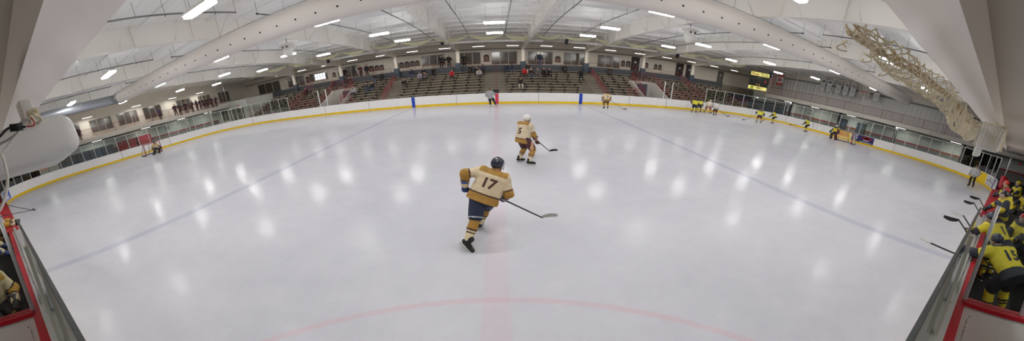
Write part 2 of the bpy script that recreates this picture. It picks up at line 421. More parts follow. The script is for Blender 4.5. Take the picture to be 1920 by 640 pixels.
# ------------------------------------------------------------------ rink lights
def build_lights():
    rows=[(-8.05,'row nearest the camera side'),(-.85,'row just beyond the air duct'),(6.05,'third row out from the camera side'),(11.3,'row nearest the stands'),(-12.2,'unseen row added above the camera side boards')]  # last row is out of view, added to brighten the near ice
    proto=None
    for y,rn in rows:
        for k in range(-4,5):
            if abs(k)==4 and y<-5: continue
            if y<-12 and abs(k)>2: continue
            x=7.04*k
            place='above the centre red line' if k==0 else "%s toward the %s"%(ORD[abs(k)],"left goal" if k<0 else "scoreboard")
            lab="lit panel light, %s, %s"%(rn,place)
            if proto is None:
                proto=thing('ceiling_light',lab,'light',(x,y,6.3),0,'rink ceiling lights')
                fr=MB(); 
                for sx in(-1,1): fr.b2((sx*.6-.012,-.17,-.01),(sx*.6+.012,.17,.07)); fr.b2((-.61,sx*.165-.01,-.01),(.61,sx*.165+.01,.07))
                fr.b2((-.6,-.165,.05),(.6,.165,.07)); fr.build('frame',M_white,proto)
                MB().b2((-.585,-.152,-.095),(.585,.152,.012)).build('diffuser',M_lit,proto)
                for sx in(-1,1): MB().cyl((sx*.5,0,.07),(sx*.5,0,.95),.007,n=5).build('hanger_chain',M_steel,proto)
            else: dup(proto,(x,y,6.3),None,lab)
LAMP_W=120
build_lights()
# ------------------------------------------------------------------ things under the roof
M_duct=mat('white_duct_fabric',(222,215,209),.6)
def build_roof_things():
    # perforated white air duct along the rink, with a corrugated silver elbow at its left end
    y0,z0,r=-4.0,5.99,.47; xa,xb=-22.0,29.5
    t=thing('air_duct','long white round air duct with small holes under the roof beams','air duct',(0,y0,z0))
    mb=MB(); n=28; xs=np.arange(xa,xb+.01,.5)
    mb.tube([(x,0,0) for x in xs],[r+.004*math.sin(x*3.1) for x in xs],n,0,True); mb.build('duct_tube',M_duct,t)
    hm=None; a=math.radians(197)
    k=0
    for x in np.arange(xa+.9,xb-.5,.82):
        if hm is None:
            c=Vector((0,math.cos(a)*(r+.002),math.sin(a)*(r+.002))); nn=Vector((0,math.cos(a),math.sin(a)))
            hb=MB().cyl(c-nn*.02,c+nn*.012,.036,n=10); h=hb.build('nozzle',mat('dark_hole',(42,38,36),.7),t); h.location=(x,0,0); hm=h
        else:
            h=hm.copy(); COL.objects.link(h); h.location=(x,0,0)
    cb=MB(); cb.tube([(x,0,r+.05) for x in (xa,0,xb)],.012,5); cb.build('hanger_cable',M_steel,t)
    for x in np.arange(xa+1,xb,3.5): MB().tube([(x,0,r-.01),(x,0,r+.06),(x,0,r+.07),(x,0,1.5)],[.03,.03,.006,.006],6).build('hanger_strap',M_steel,t)
    e=thing('silver_duct','corrugated silver duct curving from the left end of the white duct','air duct',(xa,y0,z0))
    pts=[]; 
    for i in range(140):
        s=i/139
        if s<.28:
            q=s/.28*PI/2; pts.append((-.55*math.sin(q)-.02,-.55*(1-math.cos(q)),0))
        else: pts.append((-.57,-.55-(s-.28)/.72*7.0,-.05*(s-.28)))
    rr=[.36+(.035 if i%2 else 0) for i in range(140)]
    MB().tube(pts,rr,20,0,True).build('corrugated_tube',mat('silver_foil',(168,172,178),.32,metal=.75),e)
    MB().tube([(.12,0,0),(-.06,-.0,0)],[.5,.5],24,0,True).build('collar',M_steel,e)
    # sprinkler pipes
    proto=None; xs=[-21.8,-18.9,-15.4,-12.2,-8.85,-5.6,-2.3,.9,4.3,7.4,10.9,13.6,16.3,19.0,22.6]
    for i,x in enumerate(xs):
        for seg in(0,1):
            if seg==1 and x in(-18.9,16.3,10.9,-12.2): continue
            if seg==0: ya,yb=-3.2,17.0
            else: ya,yb=-13.5,-4.5
            lab='dark sprinkler pipe, %s from the left %s'%(ORD[i+1],'beyond the air duct' if seg==0 else 'on camera side of air duct')
            t=thing('sprinkler_pipe',lab,'pipe',(x,0,0),0,'roof sprinkler pipes')
            N=8; P=[(0,ya+(yb-ya)*k/N,min(ceil_z(ya+(yb-ya)*k/N)-.55,7.0)) for k in range(N+1)]
            MB().tube(P,.03,7).build('pipe',M_pipe,t)
            for k in range(N+1):
                p=P[k]; hb=MB().cyl(p,(p[0],p[1],ceil_z(p[1])-.02),.008,n=5); hb.build('hanger',M_pipe,t)
                if k%2: MB().cyl((p[0],p[1],p[2]-.09),p,.018,n=6).build('sprinkler_head',M_pipe,t)
            hb=MB(); hb.cyl(P[0],(0,P[0][1]-.06,P[0][2]),.045,n=8); hb.build('end_cap',M_dark,t)
    # dome units under two beams
    def dome(x,y,lab):
        t=thing('dome_unit',lab,'ceiling unit',(x,y,5.72),0,'round ceiling units')
        MB().lathe([(0,.62),(.16,.62),(.42,.56),(.46,.5),(.44,.46),(.3,.44),(.0,.44)],n=24).build('top_plate',M_white,t)
        MB().lathe([(.3,.46),(.33,.3),(.33,.22),(.31,.2),(0,.2)],n=24).build('body',M_white,t)
        MB().lathe([(.31,.2),(.3,.06),(.24,-.1),(.13,-.2),(0,-.23)],n=24).build('dome',mat('milky_dome',(222,222,216),.35),t)
        for dx in(-.13,.15): MB().sphere((dx,-.31,.36),(.06,.04,.06)).build('opening',M_dark,t)
        MB().cyl((0,0,.6),(0,0,.88),.03).build('stem',M_steel,t)
    dome(RIBX[2],1.8,'round white dome unit hanging under the roof, toward the left goal'); dome(RIBX[5],1.5,'round white dome unit hanging under the roof, toward the scoreboard')
    # radiant heaters above the front of the stands
    for i,(xa,xb) in enumerate(((-16.3,-7.3),(-4.6,4.4),(7.0,16.0),(18.8,26.5))):
        t=thing('radiant_heater','long pale overhead heater above the stands, %s from the left'%ORD[i+1],'heater',((xa+xb)/2,17.3,6.22),0,'overhead heaters')
        w=(xb-xa)/2
        mb=MB().prism([(-.17,-.09),(-.15,.06),(-.08,.11),(.08,.11),(.15,.06),(.17,-.09),(.15,-.09),(.13,.05),(.07,.09),(-.07,.09),(-.13,.05),(-.15,-.09)],'x',-w,w); mb.build('reflector',mat('bright_reflector',(246,245,242),.3),t)
        MB().cyl((-w+.1,0,.0),(w-.1,0,0),.05,n=8).build('heater_tube',mat('heater_tube',(225,222,215),.5),t)
        MB().rbox((-w-.2,0,.05),(.45,.26,.3),.02).build('burner_box',M_white,t)
        for x in np.linspace(-w+.3,w-.3,4): MB().cyl((x,0,.1),(x,0,.55),.01,n=5).build('hanger_rod',M_steel,t)
    # rolled protective net swagged along the front of the stands
    t=thing('swagged_net','pale protective net tied up in swags on a cable above the far boards','net',(0,15.0,0))
    kn=[-27.2,-23.9,-20.6,-17.2,-14.1,-11.2,-8.3,-5.3,-2.29,.77,3.43,5.64,8.6,11.44,14.3,17.2,20.1,23.4,26.5]
    mb=MB(); zc=6.6
    for a,b in zip(kn,kn[1:]):
        n=12; sag=.5+.06*math.sin(a*3); V=[]
        for i in range(n+1):
            u=i/n; x=a+(b-a)*u; d=sag*4*u*(1-u)
            for j,(f,dy) in enumerate(((0,0),(.35,-.05),(.7,.04),(1.0,0.),(1.06,.06))): V.append((x,dy*d/.5*1.2,zc-.02-d*(.35+.65*f)))
        mb.add(V,[(i*5+j,i*5+j+1,(i+1)*5+j+1,(i+1)*5+j) for i in range(n) for j in range(4)],0,True)
    o=mb.build('hanging_net',netmat('cream_net',(186,184,152),.3,16.0),t)
    rb=MB()
    for a,b in zip(kn,kn[1:]):
        rb.tube([(a+(b-a)*u,.03*math.sin(9*u),zc-.02-(.5+.06*math.sin(a*3))*4*u*(1-u)) for u in np.linspace(0,1,13)],.028,6)
    rb.build('net_hem',mat('cream_cord',(188,184,154),.8),t)
    MB().tube([(kn[0],0,zc),(kn[-1],0,zc)],.012,6).build('cable',M_steel,t)
    for i,(x,z) in enumerate(((-4.8,6.3),(6.5,6.2),(-16.6,6.15),(18.2,6.1))):
        t=thing('loudspeaker','small black loudspeaker above the stands, %s from the left'%ORD[[2,3,1,4][i]],'loudspeaker',(x,16.7,z),0,'loudspeakers above the stands')
        MB().rbox((0,0,0),(.26,.3,.52),.03).build('cabinet',M_black,t); MB().rbox((0,-.155,0),(.2,.02,.44),.008).build('grille',M_dark,t)
        MB().cyl((0,0,.24),(0,0,.6),.02,n=6).build('bracket',M_dark,t)
    # concourse strip lights
    proto=None; i=0
    for k in range(-8,9):
        x=1.75+3.47*k; i+=1
        lab='slim strip light over the upper concourse, %s from the left'%ORD[i]
        if proto is None:
            proto=thing('strip_light',lab,'light',(x,20.6,6.0),0,'concourse strip lights')
            MB().rbox((0,0,.04),(1.25,.16,.06),.01).build('housing',M_white,proto); MB().rbox((0,0,0),(1.2,.13,.03),.008).build('tube_cover',M_lit2,proto)
            [MB().cyl((q,0,.06),(q,0,.7),.008,n=5).build('hanger',M_steel,proto) for q in (-.5,.5)]
            la=bpy.data.lights.new('strip_lamp','AREA'); la.shape='RECTANGLE'; la.size=1.2; la.size_y=.12; la.energy=STRIP_W; la.color=(1,.96,.9)
            lo=link('strip_lamp',la,proto); lo.location=(0,0,-.03)
        else: dup(proto,(x,20.6,6.0),None,lab)
    # lights under and over the end walkways
    lw=bpy.data.lights.new('walkway_lamp','AREA'); lw.shape='RECTANGLE'; lw.size=1.2; lw.size_y=.12; lw.energy=48; lw.color=(1,.97,.92)
    def brighter(t):
        for c in t.children:
            if c.type=='LIGHT': c.data=lw
        return t
    j=0
    for sx,side in((-1,'left'),(1,'right')):
        for y in (-9,-2.5,4.0,9.4,14.0):
            j+=1
            t=brighter(dup(proto,(34.3*sx,y,2.88),PI/2,'strip light under the %s walkway, %s from camera side'%(side,ORD[[-9,-2.5,4.0,9.4,14.0].index(y)+1]),'strip lights under the walkways'))
            if sx<0 and y>-9: brighter(dup(proto,(34.8*sx,y,6.1),PI/2,'strip light over the left walkway, %s from camera side'%ORD[[-9,-2.5,4.0,9.4,14.0].index(y)],'strip lights over the left walkway'))
STRIP_W=42
build_roof_things()

# ------------------------------------------------------------------ rink glass
def build_glass():
    posts=[]   # (s, group text)
    def P(x,y): return s_near(x,y)
    s_r0=P(16.15,14.6); 
    # runs between posts, measured from the photograph
    right=[P(21.3,14.6),P(23.4,14.6)]+[P(HX-RF,HY)-0+0 for _ in ()]
    rr=[]
    s=P(30,-7.3-0)
    # right end: 1.24 m panes from the near corner round to the far side
    a=P(23.0,-14.6+.15) ; b=P(30,8.6); c=P(21.3,14.6)
    n1=int(round((c-(a-PLEN if a>c else a))/1.28)); a0=a-PLEN if a>c else a
    R=[a0+(c-a0)*i/n1 for i in range(n1+1)]
    d=P(-21.4,14.6); e=P(-23.5,-14.4); n2=int(round((e-d)/1.28)); L=[d+(e-d)*i/n2 for i in range(n2+1)]
    pm=MB().rbox((0,0,.86),(.055,.055,1.74),.008).mesh('glass_post',[mat('white_post',(206,206,204),.45)])
    pms=MB().rbox((0,0,.93),(.1,.08,1.9),.01).mesh('glass_post',[mat('white_post',(206,206,204),.45)])
    for run,side,gr in((R,'right','posts of the right end glass'),(L,'left','posts of the left end glass')):
        for i,s in enumerate(run):
            p,nn=path_at(s,.06); o=link('glass_post',pm,None,(p.x,p.y,1.045)); o.rotation_euler=(0,0,math.atan2(nn.y,nn.x))
            tag(o,'thin white post of the %s end glass, %s from the camera side'%(side,ORD[(i if side=='right' else len(run)-1-i)+1]),'post',gr)
            if i<len(run)-1:
                s1=run[i+1]; q,_=path_at(s1,.06); mid=(p+q)/2; L_=(q-p).length; ang=math.atan2(q.y-p.y,q.x-p.x)
                g=link('rink_glass',None,None,(mid.x,mid.y,1.045)); g.rotation_euler=(0,0,ang)
                tag(g,'clear pane of %s end rink glass, %s from the camera side'%(side,ORD[(i if side=='right' else len(run)-2-i)+1]),'glass pane','clear panes of the %s end glass'%side)
                MB().b2((-L_/2+.03,-.006,.01),(L_/2-.03,.006,1.66)).build('pane',M_pane,g)
                MB().b2((-L_/2+.02,-.018,1.655),(L_/2-.02,.018,1.69)).build('top_edge',mat('white_post',(206,206,204),.45),g)
    for x,lab in((-17.4,'left'),(-16.5,'right'),(16.12,'left'),(17.0,'right')):
        p,nn=path_at(P(x,14.6),.06); o=link('glass_post',pms,None,(p.x,p.y,1.045))
        tag(o,'stout white gate post, %s of a pair before the %s stairway'%(lab,'left' if x<0 else 'right'),'post','gate posts on the far boards')
    # tall cables that hold the end netting
    for sx,side in((-1,'left'),(1,'right')):
        k=0
        for y in(-11,-7,-3,1,5,9,13):
            k+=1
            x=(30.3 if abs(y)<8 else 29.0)*sx
            o=MB().tube([(x,y,2.78),(x,y,ceil_z(y)-.02)],.014,5).build('net_cable',mat('white_post',(206,206,204),.45))
            tag(o,'thin cable from %s end glass to roof, %s from camera side'%(side,ORD[k]),'cable','cables of the end netting')
        mb=MB(); ys=np.linspace(-12,13.2,20)
        V=[]
        for y in ys:
            x=(30.3-max(0,abs(y)-8)*.28)*sx
            V+=[(x,y,2.8),(x,y,ceil_z(y)-.05)]
        o=mb.add(V,[(2*i,2*i+1,2*i+3,2*i+2) for i in range(len(ys)-1)]).build('end_netting',netmat('fine_black_net',(90,90,90),.06))
        tag(o,'fine see-through netting hung above the glass at the %s end'%side,'netting',None,'stuff')
build_glass()

# ------------------------------------------------------------------ goals
def build_goals():
    for sx,side in((-1,'left'),(1,'right')):
        t=thing('hockey_goal','red framed hockey goal with white net at the %s end'%('left' if sx<0 else 'right'),'goal',(26.9*sx,0,0),0 if sx>0 else PI,'hockey goals')
        # local: mouth faces -x
        fr=MB(); fr.tube([(0,-.915,0),(0,-.915,1.18),(0,-.88,1.22),(0,.88,1.22),(0,.915,1.18),(0,.915,0)],.038,10); fr.build('front_frame',M_red,t)
        fb=MB(); base=[(0,-.915,.03),(.3,-1.05,.03),(.75,-1.0,.03),(1.02,-.6,.03),(1.08,0,.03),(1.02,.6,.03),(.75,1.0,.03),(.3,1.05,.03),(0,.915,.03)]
        fb.tube(base,.035,8); fb.build('base_frame',mat('dark_goal_pad',(62,58,60),.7),t)
        tb=MB(); top=[(0,-.88,1.22),(.35,-.8,1.2),(.55,-.35,1.18),(.58,0,1.18),(.55,.35,1.18),(.35,.8,1.2),(0,.88,1.22)]
        tb.tube(top,.022,8); tb.tube([(.58,0,1.18),(.62,0,.9),(1.06,0,.05)],.022,8); tb.tube([(.35,.8,1.2),(.75,1.0,.05)],.018,6); tb.tube([(.35,-.8,1.2),(.75,-1.0,.05)],.018,6); tb.build('back_frame',mat('dark_goal_pad',(62,58,60),.7),t)
        net=MB(); n=22
        def lerp(poly,u):
            k=u*(len(poly)-1); i=min(int(k),len(poly)-2); f=k-i; return Vector(poly[i])*(1-f)+Vector(poly[i+1])*f
        for i in range(n+1):
            u=i/n; a,b=lerp(top,u),lerp(base,u); net.tube([a,a*.55+b*.45+Vector((.06,0,-.03)),b],.005,4)
        for j in range(1,13):
            f=j/13; net.tube([lerp(top,u)*(1-f)+lerp(base,u)*f+Vector((.06*4*f*(1-f)*.6,0,0)) for u in np.linspace(0,1,n+1)],.005,4)
        for i in range(1,8):
            net.tube([Vector((0,-.88+1.76*i/8,1.22)),lerp(top,i/8)],.005,4)
        net.build('net',mat('white_net_cord',(222,222,220),.8),t)
build_goals()
# ------------------------------------------------------------------ stands
M_plank=mat('weathered_grey_plank',(168,158,140),.7,noise=.18,nscale=8)
M_tread=mat('terrace_concrete',(128,120,107),.85,noise=.14,nscale=3)
M_brk=mat('dark_bench_bracket',(40,36,33),.6)
NR=9
def row_y(i): return 16.2+.75*i
def row_z(i): return 1.15+.264*i      # top of the bench plank
def terrace_z(y):
    i=math.floor((y-15.85)/.75); return .72+.264*max(-1,min(NR-1,i)) if y>15.85 else .45
def multi(name,mesh_or_mb,mats,parent,spots,rots=None):
    first=None
    for k,p in enumerate(spots):
        if first is None:
            first=mesh_or_mb.build(name,mats,parent); o=first
        else: o=first.copy(); COL.objects.link(o)
        o.location=p
        if rots: o.rotation_euler=rots[k]
    return first
def build_terrace():
    mb=MB()
    def block(xa,xb,i0):
        for i in range(i0,NR):
            mb.b2((xa,row_y(i)-.35,0),(xb,row_y(i)+.4 if i<NR-1 else 22.75,row_z(i)-.43))
    block(-29.4,-18.2,0); block(-18.2,-15.6,6); block(-15.6,14.6,0); block(14.6,17.4,6); block(17.4,29.6,0)
    mb.b2((-29.4,14.73,0),(29.6,15.85,.45))
    mb.b2((-36,22.75,0),(36,24.5,3.7))
    struct('floor_terrace',mb,M_tread)
    mb=MB()
    for a,b in((-29.4,29.6),): mb.b2((a,22.66,3.2),(b,22.8,3.95))
    struct('wall_knee',mb,mat('navy_knee_wall',(70,72,78),.6))
    # aisle steps between the seating rows
    mb=MB()
    for xa,xb in((-1.25,.9),(9.5,11.0),(-11.7,-9.95)):
        for i in range(NR): mb.b2((xa,row_y(i)-.7,row_z(i)-.7),(xb,row_y(i)-.33,row_z(i)-.55))
    struct('floor_aisle_steps',mb,mat('aisle_concrete',(140,133,122),.85,noise=.1,nscale=4))
    # benches
    blocks=[('left of the left red stairway',lambda i:(-27.9 if i<8 else -27,-18.5)),('between left red stairway and left aisle',lambda i:(-15.3,-12.0+.02*i) if i<6 else (-17.9,-11.9)),
            ('left of the centre aisle',lambda i:(-9.6,-1.35)),('right of the centre aisle',lambda i:(1.0,8.1+.17*i)),
            ('between right aisle and right red stairway',lambda i:(11.1+.03*i,14.4) if i<6 else (11.3,16.9)),('right of the right red stairway',lambda i:(17.7,28.6))]
    n=0
    for bn,(bt,fx) in enumerate(blocks):
        bpm=None
        for i in range(NR):
            xa,xb=fx(i); w=xb-xa; n+=1
            t=thing('bench','grey plank bench, block %s, %s row from the bottom'%(bt,ORD[i+1]),'bench',((xa+xb)/2,row_y(i),row_z(i)),0,'plank benches of the stands')
            mb=MB(); mb.b2((-w/2,-.14,-.045),(w/2,.14,0)); mb.build('seat_plank',M_plank,t)
            sp=1.28; k=int(w/sp); off=(w-k*sp)/2
            spots=[(-w/2+off+sp*j+.05*((i*7)%5-2),0,0) for j in range(k+1)]
            spots=[(max(-w/2+.1,min(w/2-.1,p[0])),0,0) for p in spots]
            if bpm is None: bpm=MB().b2((-.1,-.15,-.25),(.1,-.02,-.045)).b2((-.03,-.1,-.43),(.03,.1,-.045)).mesh('bracket',[M_brk])
            for p in spots: link('bracket',bpm,t,p)
build_terrace()

def railing(label,p0,p1,h=1.0,posts=1.5,infill=True,name='railing',m=None,base=0.0,group=None):
    # a railing from p0 to p1 (feet), built in its own frame
    m=m or M_redrail; p0,p1=Vector(p0),Vector(p1); t=thing(name,label,'railing',p0,0,group); d=p1-p0; n=max(1,round(Vector((d.x,d.y,0)).length/posts)); up=Vector((0,0,1))
    MB().tube([up*h,d+up*h],.022,7).build('top_rail',m,t)
    MB().tube([up*(.1+base),d+up*(.1+base)],.015,6).build('bottom_rail',m,t)
    pm=MB().cyl((0,0,0),(0,0,h),.02,n=7).mesh('post',[m])
    for i in range(n+1): link('post',pm,t,d*(i/n))
    if infill:
        L=Vector((d.x,d.y,0)).length; k=max(2,int(L/.12)); mb=MB()
        for i in range(1,k):
            q=d*(i/k); mb.cyl(q+up*(.1+base),q+up*h,.008,n=4,caps=False)
        mb.build('grille',m,t)
    return t
def build_rails():
    # end walkways
    for sx,side in((-1,'left'),(1,'right')):
        railing('long red railing of upright bars along the edge of the %s walkway'%side,(33.0*sx,-17.5,3.47),(33.0*sx,16.8,3.47),1.08,2.4)
    # upper concourse
    xs=[-27.5,-18.6,-11.5,-4.4,2.6,9.6,16.7,22.6]
    for i,(a,b) in enumerate(zip(xs,xs[1:])):
        railing('thin red railing on the knee wall of the upper concourse, %s span from the left'%ORD[i+1],(a+.4,22.73,3.95),(b-.4,22.73,3.95),.45,2.2,False,'railing',mat('faded_red_rail',(150,84,84),.5),0,'upper concourse railings')
    def sl(x,ya,yb,h,lab,inf=True,dz=0): 
        return railing(lab,(x,ya,terrace_z(ya)+dz),(x,yb,terrace_z(yb)+dz),h,1.6,inf)
    sl(10.75,20.2,22.6,.95,'upper sloping red rail in the aisle right of the right blue mark'); sl(10.55,16.2,19.6,.95,'lower sloping red rail in the aisle right of the right blue mark')
    sl(-11.35,20.2,22.6,.95,'upper sloping red rail in the aisle left of the left blue mark'); sl(-11.1,16.2,19.6,.95,'lower sloping red rail in the aisle left of the left blue mark')
    railing('thin red handrail up the middle of the centre aisle',(0,16.0,.75),(0,22.6,3.2),1.0,6.6,False)
    # stairways (vomitories) with white side walls
    for sx,side,xa,xb in((-1,'left',-18.2,-15.6),(1,'right',14.6,17.4)):
        mb=MB(); mb.b2((xa-.06,15.9,.4),(xa+.06,20.2,.75+.0)); 
        for x in(xa,xb):
            V=[(15.6,.4),(20.3,.4),(20.3,2.6),(19.5,2.6),(15.6,.95)]; mb.prism(V,'x',x-.06,x+.06)
        mb.b2((xa,20.2,.4),(xb,20.3,2.65)); struct('wall_stairway_'+side,mb,M_white)
        door=MB().b2((xa+.9,20.14,.45),(xb-.6,20.2,2.35)); o=struct('door_%d'%(5 if sx<0 else 6),door,mat('blue_grey_door',(74,88,104),.5))
        y0=19.9
        railing('red railing over the white opening of the %s stairway'%side,(xa,y0,2.65),(xb,y0,2.65),1.0,1.3)
        railing('sloping red railing on outer side of the %s stairway'%side,(xa if sx<0 else xb,16.0,.95),(xa if sx<0 else xb,y0,2.65),1.0,1.3)
        railing('sloping red railing on inner side of the %s stairway'%side,(xb if sx<0 else xa,16.0,.95),(xb if sx<0 else xa,y0,2.65),1.0,1.3)
        railing('red railing at the foot of the stands beside the %s stairway gate'%side,(xa-3.4 if sx<0 else xb+.3,15.75,.45),(xa-.3 if sx<0 else xb+3.4,15.75,.45),1.5,1.3)
        railing('red railing before the inner foot of the %s stairway'%side,(xb+.1 if sx<0 else xa-1.9,15.75,.45),(xb+1.4 if sx<0 else xa-.1,15.75,.45),1.4,1.0)
        railing('steep red rail between the far block rows on the %s side'%side,(22.4*sx,16.2,1.0),(22.4*sx,22.4,3.3),.95,2)
    railing('red railing behind the corner glass at the right end of stands',(25.4,15.75,.45),(28.6,15.75,.45),1.7,1.2)
    railing('red railing behind the corner glass at the left end of stands',(-28.6,15.75,.45),(-25.2,15.75,.45),1.7,1.2)
    t=thing('waste_bin','dark waste bin behind the boards beside the red centre mark','bin',(-.05,15.1,.45))
    MB().lathe([(.0,0),(.22,0),(.27,.85),(.28,.9),(.24,.9),(.2,.1)],n=18).build('bin_body',mat('dark_green_bin',(50,56,52),.5),t); MB().lathe([(.29,.88),(.3,.93),(.27,.95),(.25,.9)],n=18).build('rim',M_dark,t)
build_rails()

# ------------------------------------------------------------------ far wall
M_wpane=mat('dark_window_glass',(88,84,78),.12,spec=.6)
M_mull=mat('cream_window_frame',(200,192,178),.5)
def wall_window(k,xa,xb,za,zb,n,mats=None,y=24.5,axis='y',lit=False):
    w=xb-xa; h=zb-za
    o=link('window_%d'%k,None,None,((xa+xb)/2,y,za) if axis=='y' else (y,(xa+xb)/2,za)); o['kind']='structure'
    if axis!='y': o.rotation_euler=(0,0,PI/2 if axis=='x-' else -PI/2)
    MB().b2((-w/2,-.03,0),(w/2,.02,h)).build('pane',mats or M_wpane,o)
    fr=MB(); f=.06
    fr.b2((-w/2-f,-.06,-f),(w/2+f,.02,0)); fr.b2((-w/2-f,-.06,h),(w/2+f,.02,h+f)); fr.b2((-w/2-f,-.06,0),(-w/2,.02,h)); fr.b2((w/2,-.06,0),(w/2+f,.02,h))
    for i in range(1,n): fr.b2((-w/2+w*i/n-.035,-.05,0),(-w/2+w*i/n+.035,.02,h))
    if lit: fr.b2((-w/2,-.05,h/2-.03),(w/2,.02,h/2+.03))
    fr.build('window_frame',M_mull,o)
    MB().b2((-w/2-.1,-.12,-.1),(w/2+.1,.02,-f)).build('sill',M_mull,o)
    return o
def door(k,xa,xb,za,zb,m,y=24.5,axis='y',sign=True):
    w=xb-xa
    o=link('door_%d'%k,None,None,((xa+xb)/2,y,za) if axis=='y' else (y,(xa+xb)/2,za)); o['kind']='structure'
    if axis!='y': o.rotation_euler=(0,0,PI/2 if axis=='x-' else -PI/2)
    MB().rbox((0,-.03,(zb-za)/2),(w,.06,zb-za),.01).build('door_leaf',m,o)
    fr=MB().b2((-w/2-.07,-.08,0),(-w/2,.02,zb-za+.07)).b2((w/2,-.08,0),(w/2+.07,.02,zb-za+.07)).b2((-w/2,-.08,zb-za),(w/2,.02,zb-za+.07)); fr.build('door_frame',M_dark,o)
    MB().rbox((w/2-.1,-.09,1.0),(.05,.06,.16),.01).build('handle',M_steel,o)
    if sign: MB().b2((-.12,-.07,1.3),(.12,-.058,1.55)).build('door_sign',M_white,o)
def build_farwall():
    W=[(-33.4,-29.2,3.95,5.6,3),(-27.7,-24.9,4.15,5.6,3),(-19.6,-16.8,4.1,5.6,3),(-8.55,-5.8,4.35,5.6,3),(-4.45,-1.75,4.2,5.6,3),(-.45,2.4,4.1,5.6,3),(3.7,6.5,4.1,5.6,3),(7.85,10.6,4.15,5.6,3),(11.95,14.75,4.1,5.6,3)]
    for k,(a,b,z0,z1,n) in enumerate(W): wall_window(k+1,a,b,z0,z1,n)
    wall_window(10,-24.0,-21.2,4.35,5.5,4); 
    wall_window(11,-23.1,-21.5,4.45,5.35,4,mat('daylit_pane',(225,232,240),.3,emit=1.6,emitc=(235,242,255)),24.44,'y',True)
    dm=mat('dark_maroon_door',(58,44,44),.5)
    door(1,16.35,17.3,3.7,5.75,dm); door(2,22.8,23.8,3.7,5.75,dm); door(3,24.4,25.3,3.7,5.75,dm); door(4,29.9,30.75,3.7,5.7,mat('grey_door',(120,114,106),.5))
    M_pl=mat('dark_plaque',(58,48,44),.5); M_pf=mat('black_plaque_frame',(30,28,28),.5); M_tx=mat('pale_plaque_lines',(168,158,146),.6); M_plr=mat('maroon_plaque',(96,44,44),.5)
    P=[(-11.98,-11.42,5.12,4.43,0),(-11.34,-10.78,5.04,4.39,0),(-10.68,-10.1,5.06,4.38,0),(-10.02,-9.44,5.06,4.45,0),(-9.37,-8.86,5.06,4.45,0),(-15.28,-14.62,5.1,4.43,1),(-14.5,-13.95,5.07,4.44,1),(-13.87,-13.33,5.05,4.42,1),
       (-1.37,-.76,5.2,4.42,1),(6.84,7.46,5.03,4.36,1),(14.97,15.45,5.07,4.36,0),(15.61,16.21,5.08,4.37,0),(18.11,18.63,5.14,4.56,1),(19.48,19.94,5.09,4.5,0),(20.1,20.56,5.13,4.5,0),(-24.64,-24.05,5.15,4.28,1),(-20.43,-19.97,5.05,4.45,1)]
    where=['first of five in a row right of the column','second of five in a row right of the column','middle of five in a row right of the column','fourth of five in a row','last of five in a row beside a window','first of three beside red chairs','middle one of three','last of three beside a column','left of the centre wall windows','between the two windows right of centre','left of a pair beside the maroon door','right of a pair beside the maroon door','alone above the right red stairway','left of a pair before the white wall','right of a pair before the white wall','alone right of the leftmost dark windows','alone right of the daylit window']
    for (a,b,z1,z0,c),wt in zip(P,where):
        w,h=b-a,z1-z0
        t=thing('wall_plaque','%s notice on far wall, %s'%('maroon' if c else 'dark',wt),'notice',((a+b)/2,24.47,z0),0,'framed notices on the far wall')
        MB().b2((-w/2+.03,-.02,.03),(w/2-.03,.02,h-.03)).build('board',M_plr if c else M_pl,t)
        fr=MB().b2((-w/2,-.03,0),(w/2,.02,.03)).b2((-w/2,-.03,h-.03),(w/2,.02,h)).b2((-w/2,-.03,.03),(-w/2+.03,.02,h-.03)).b2((w/2-.03,-.03,.03),(w/2,.02,h-.03)); fr.build('frame',M_pf,t)
        ln=MB()
        for j in range(4): ww=w*(.32 if j%2 else .26); ln.b2((-ww,-.026,h*(.2+.17*j)),(ww,-.019,h*(.2+.17*j)+.045))
        ln.build('printed_lines',M_tx,t)
        if c or True: MB().prism([(-w*.4,h),(w*.4,h),(w*.25,h+.1),(-w*.25,h+.1)],'y',-.02,.02).build('top_ornament',M_pf,t)
build_farwall()

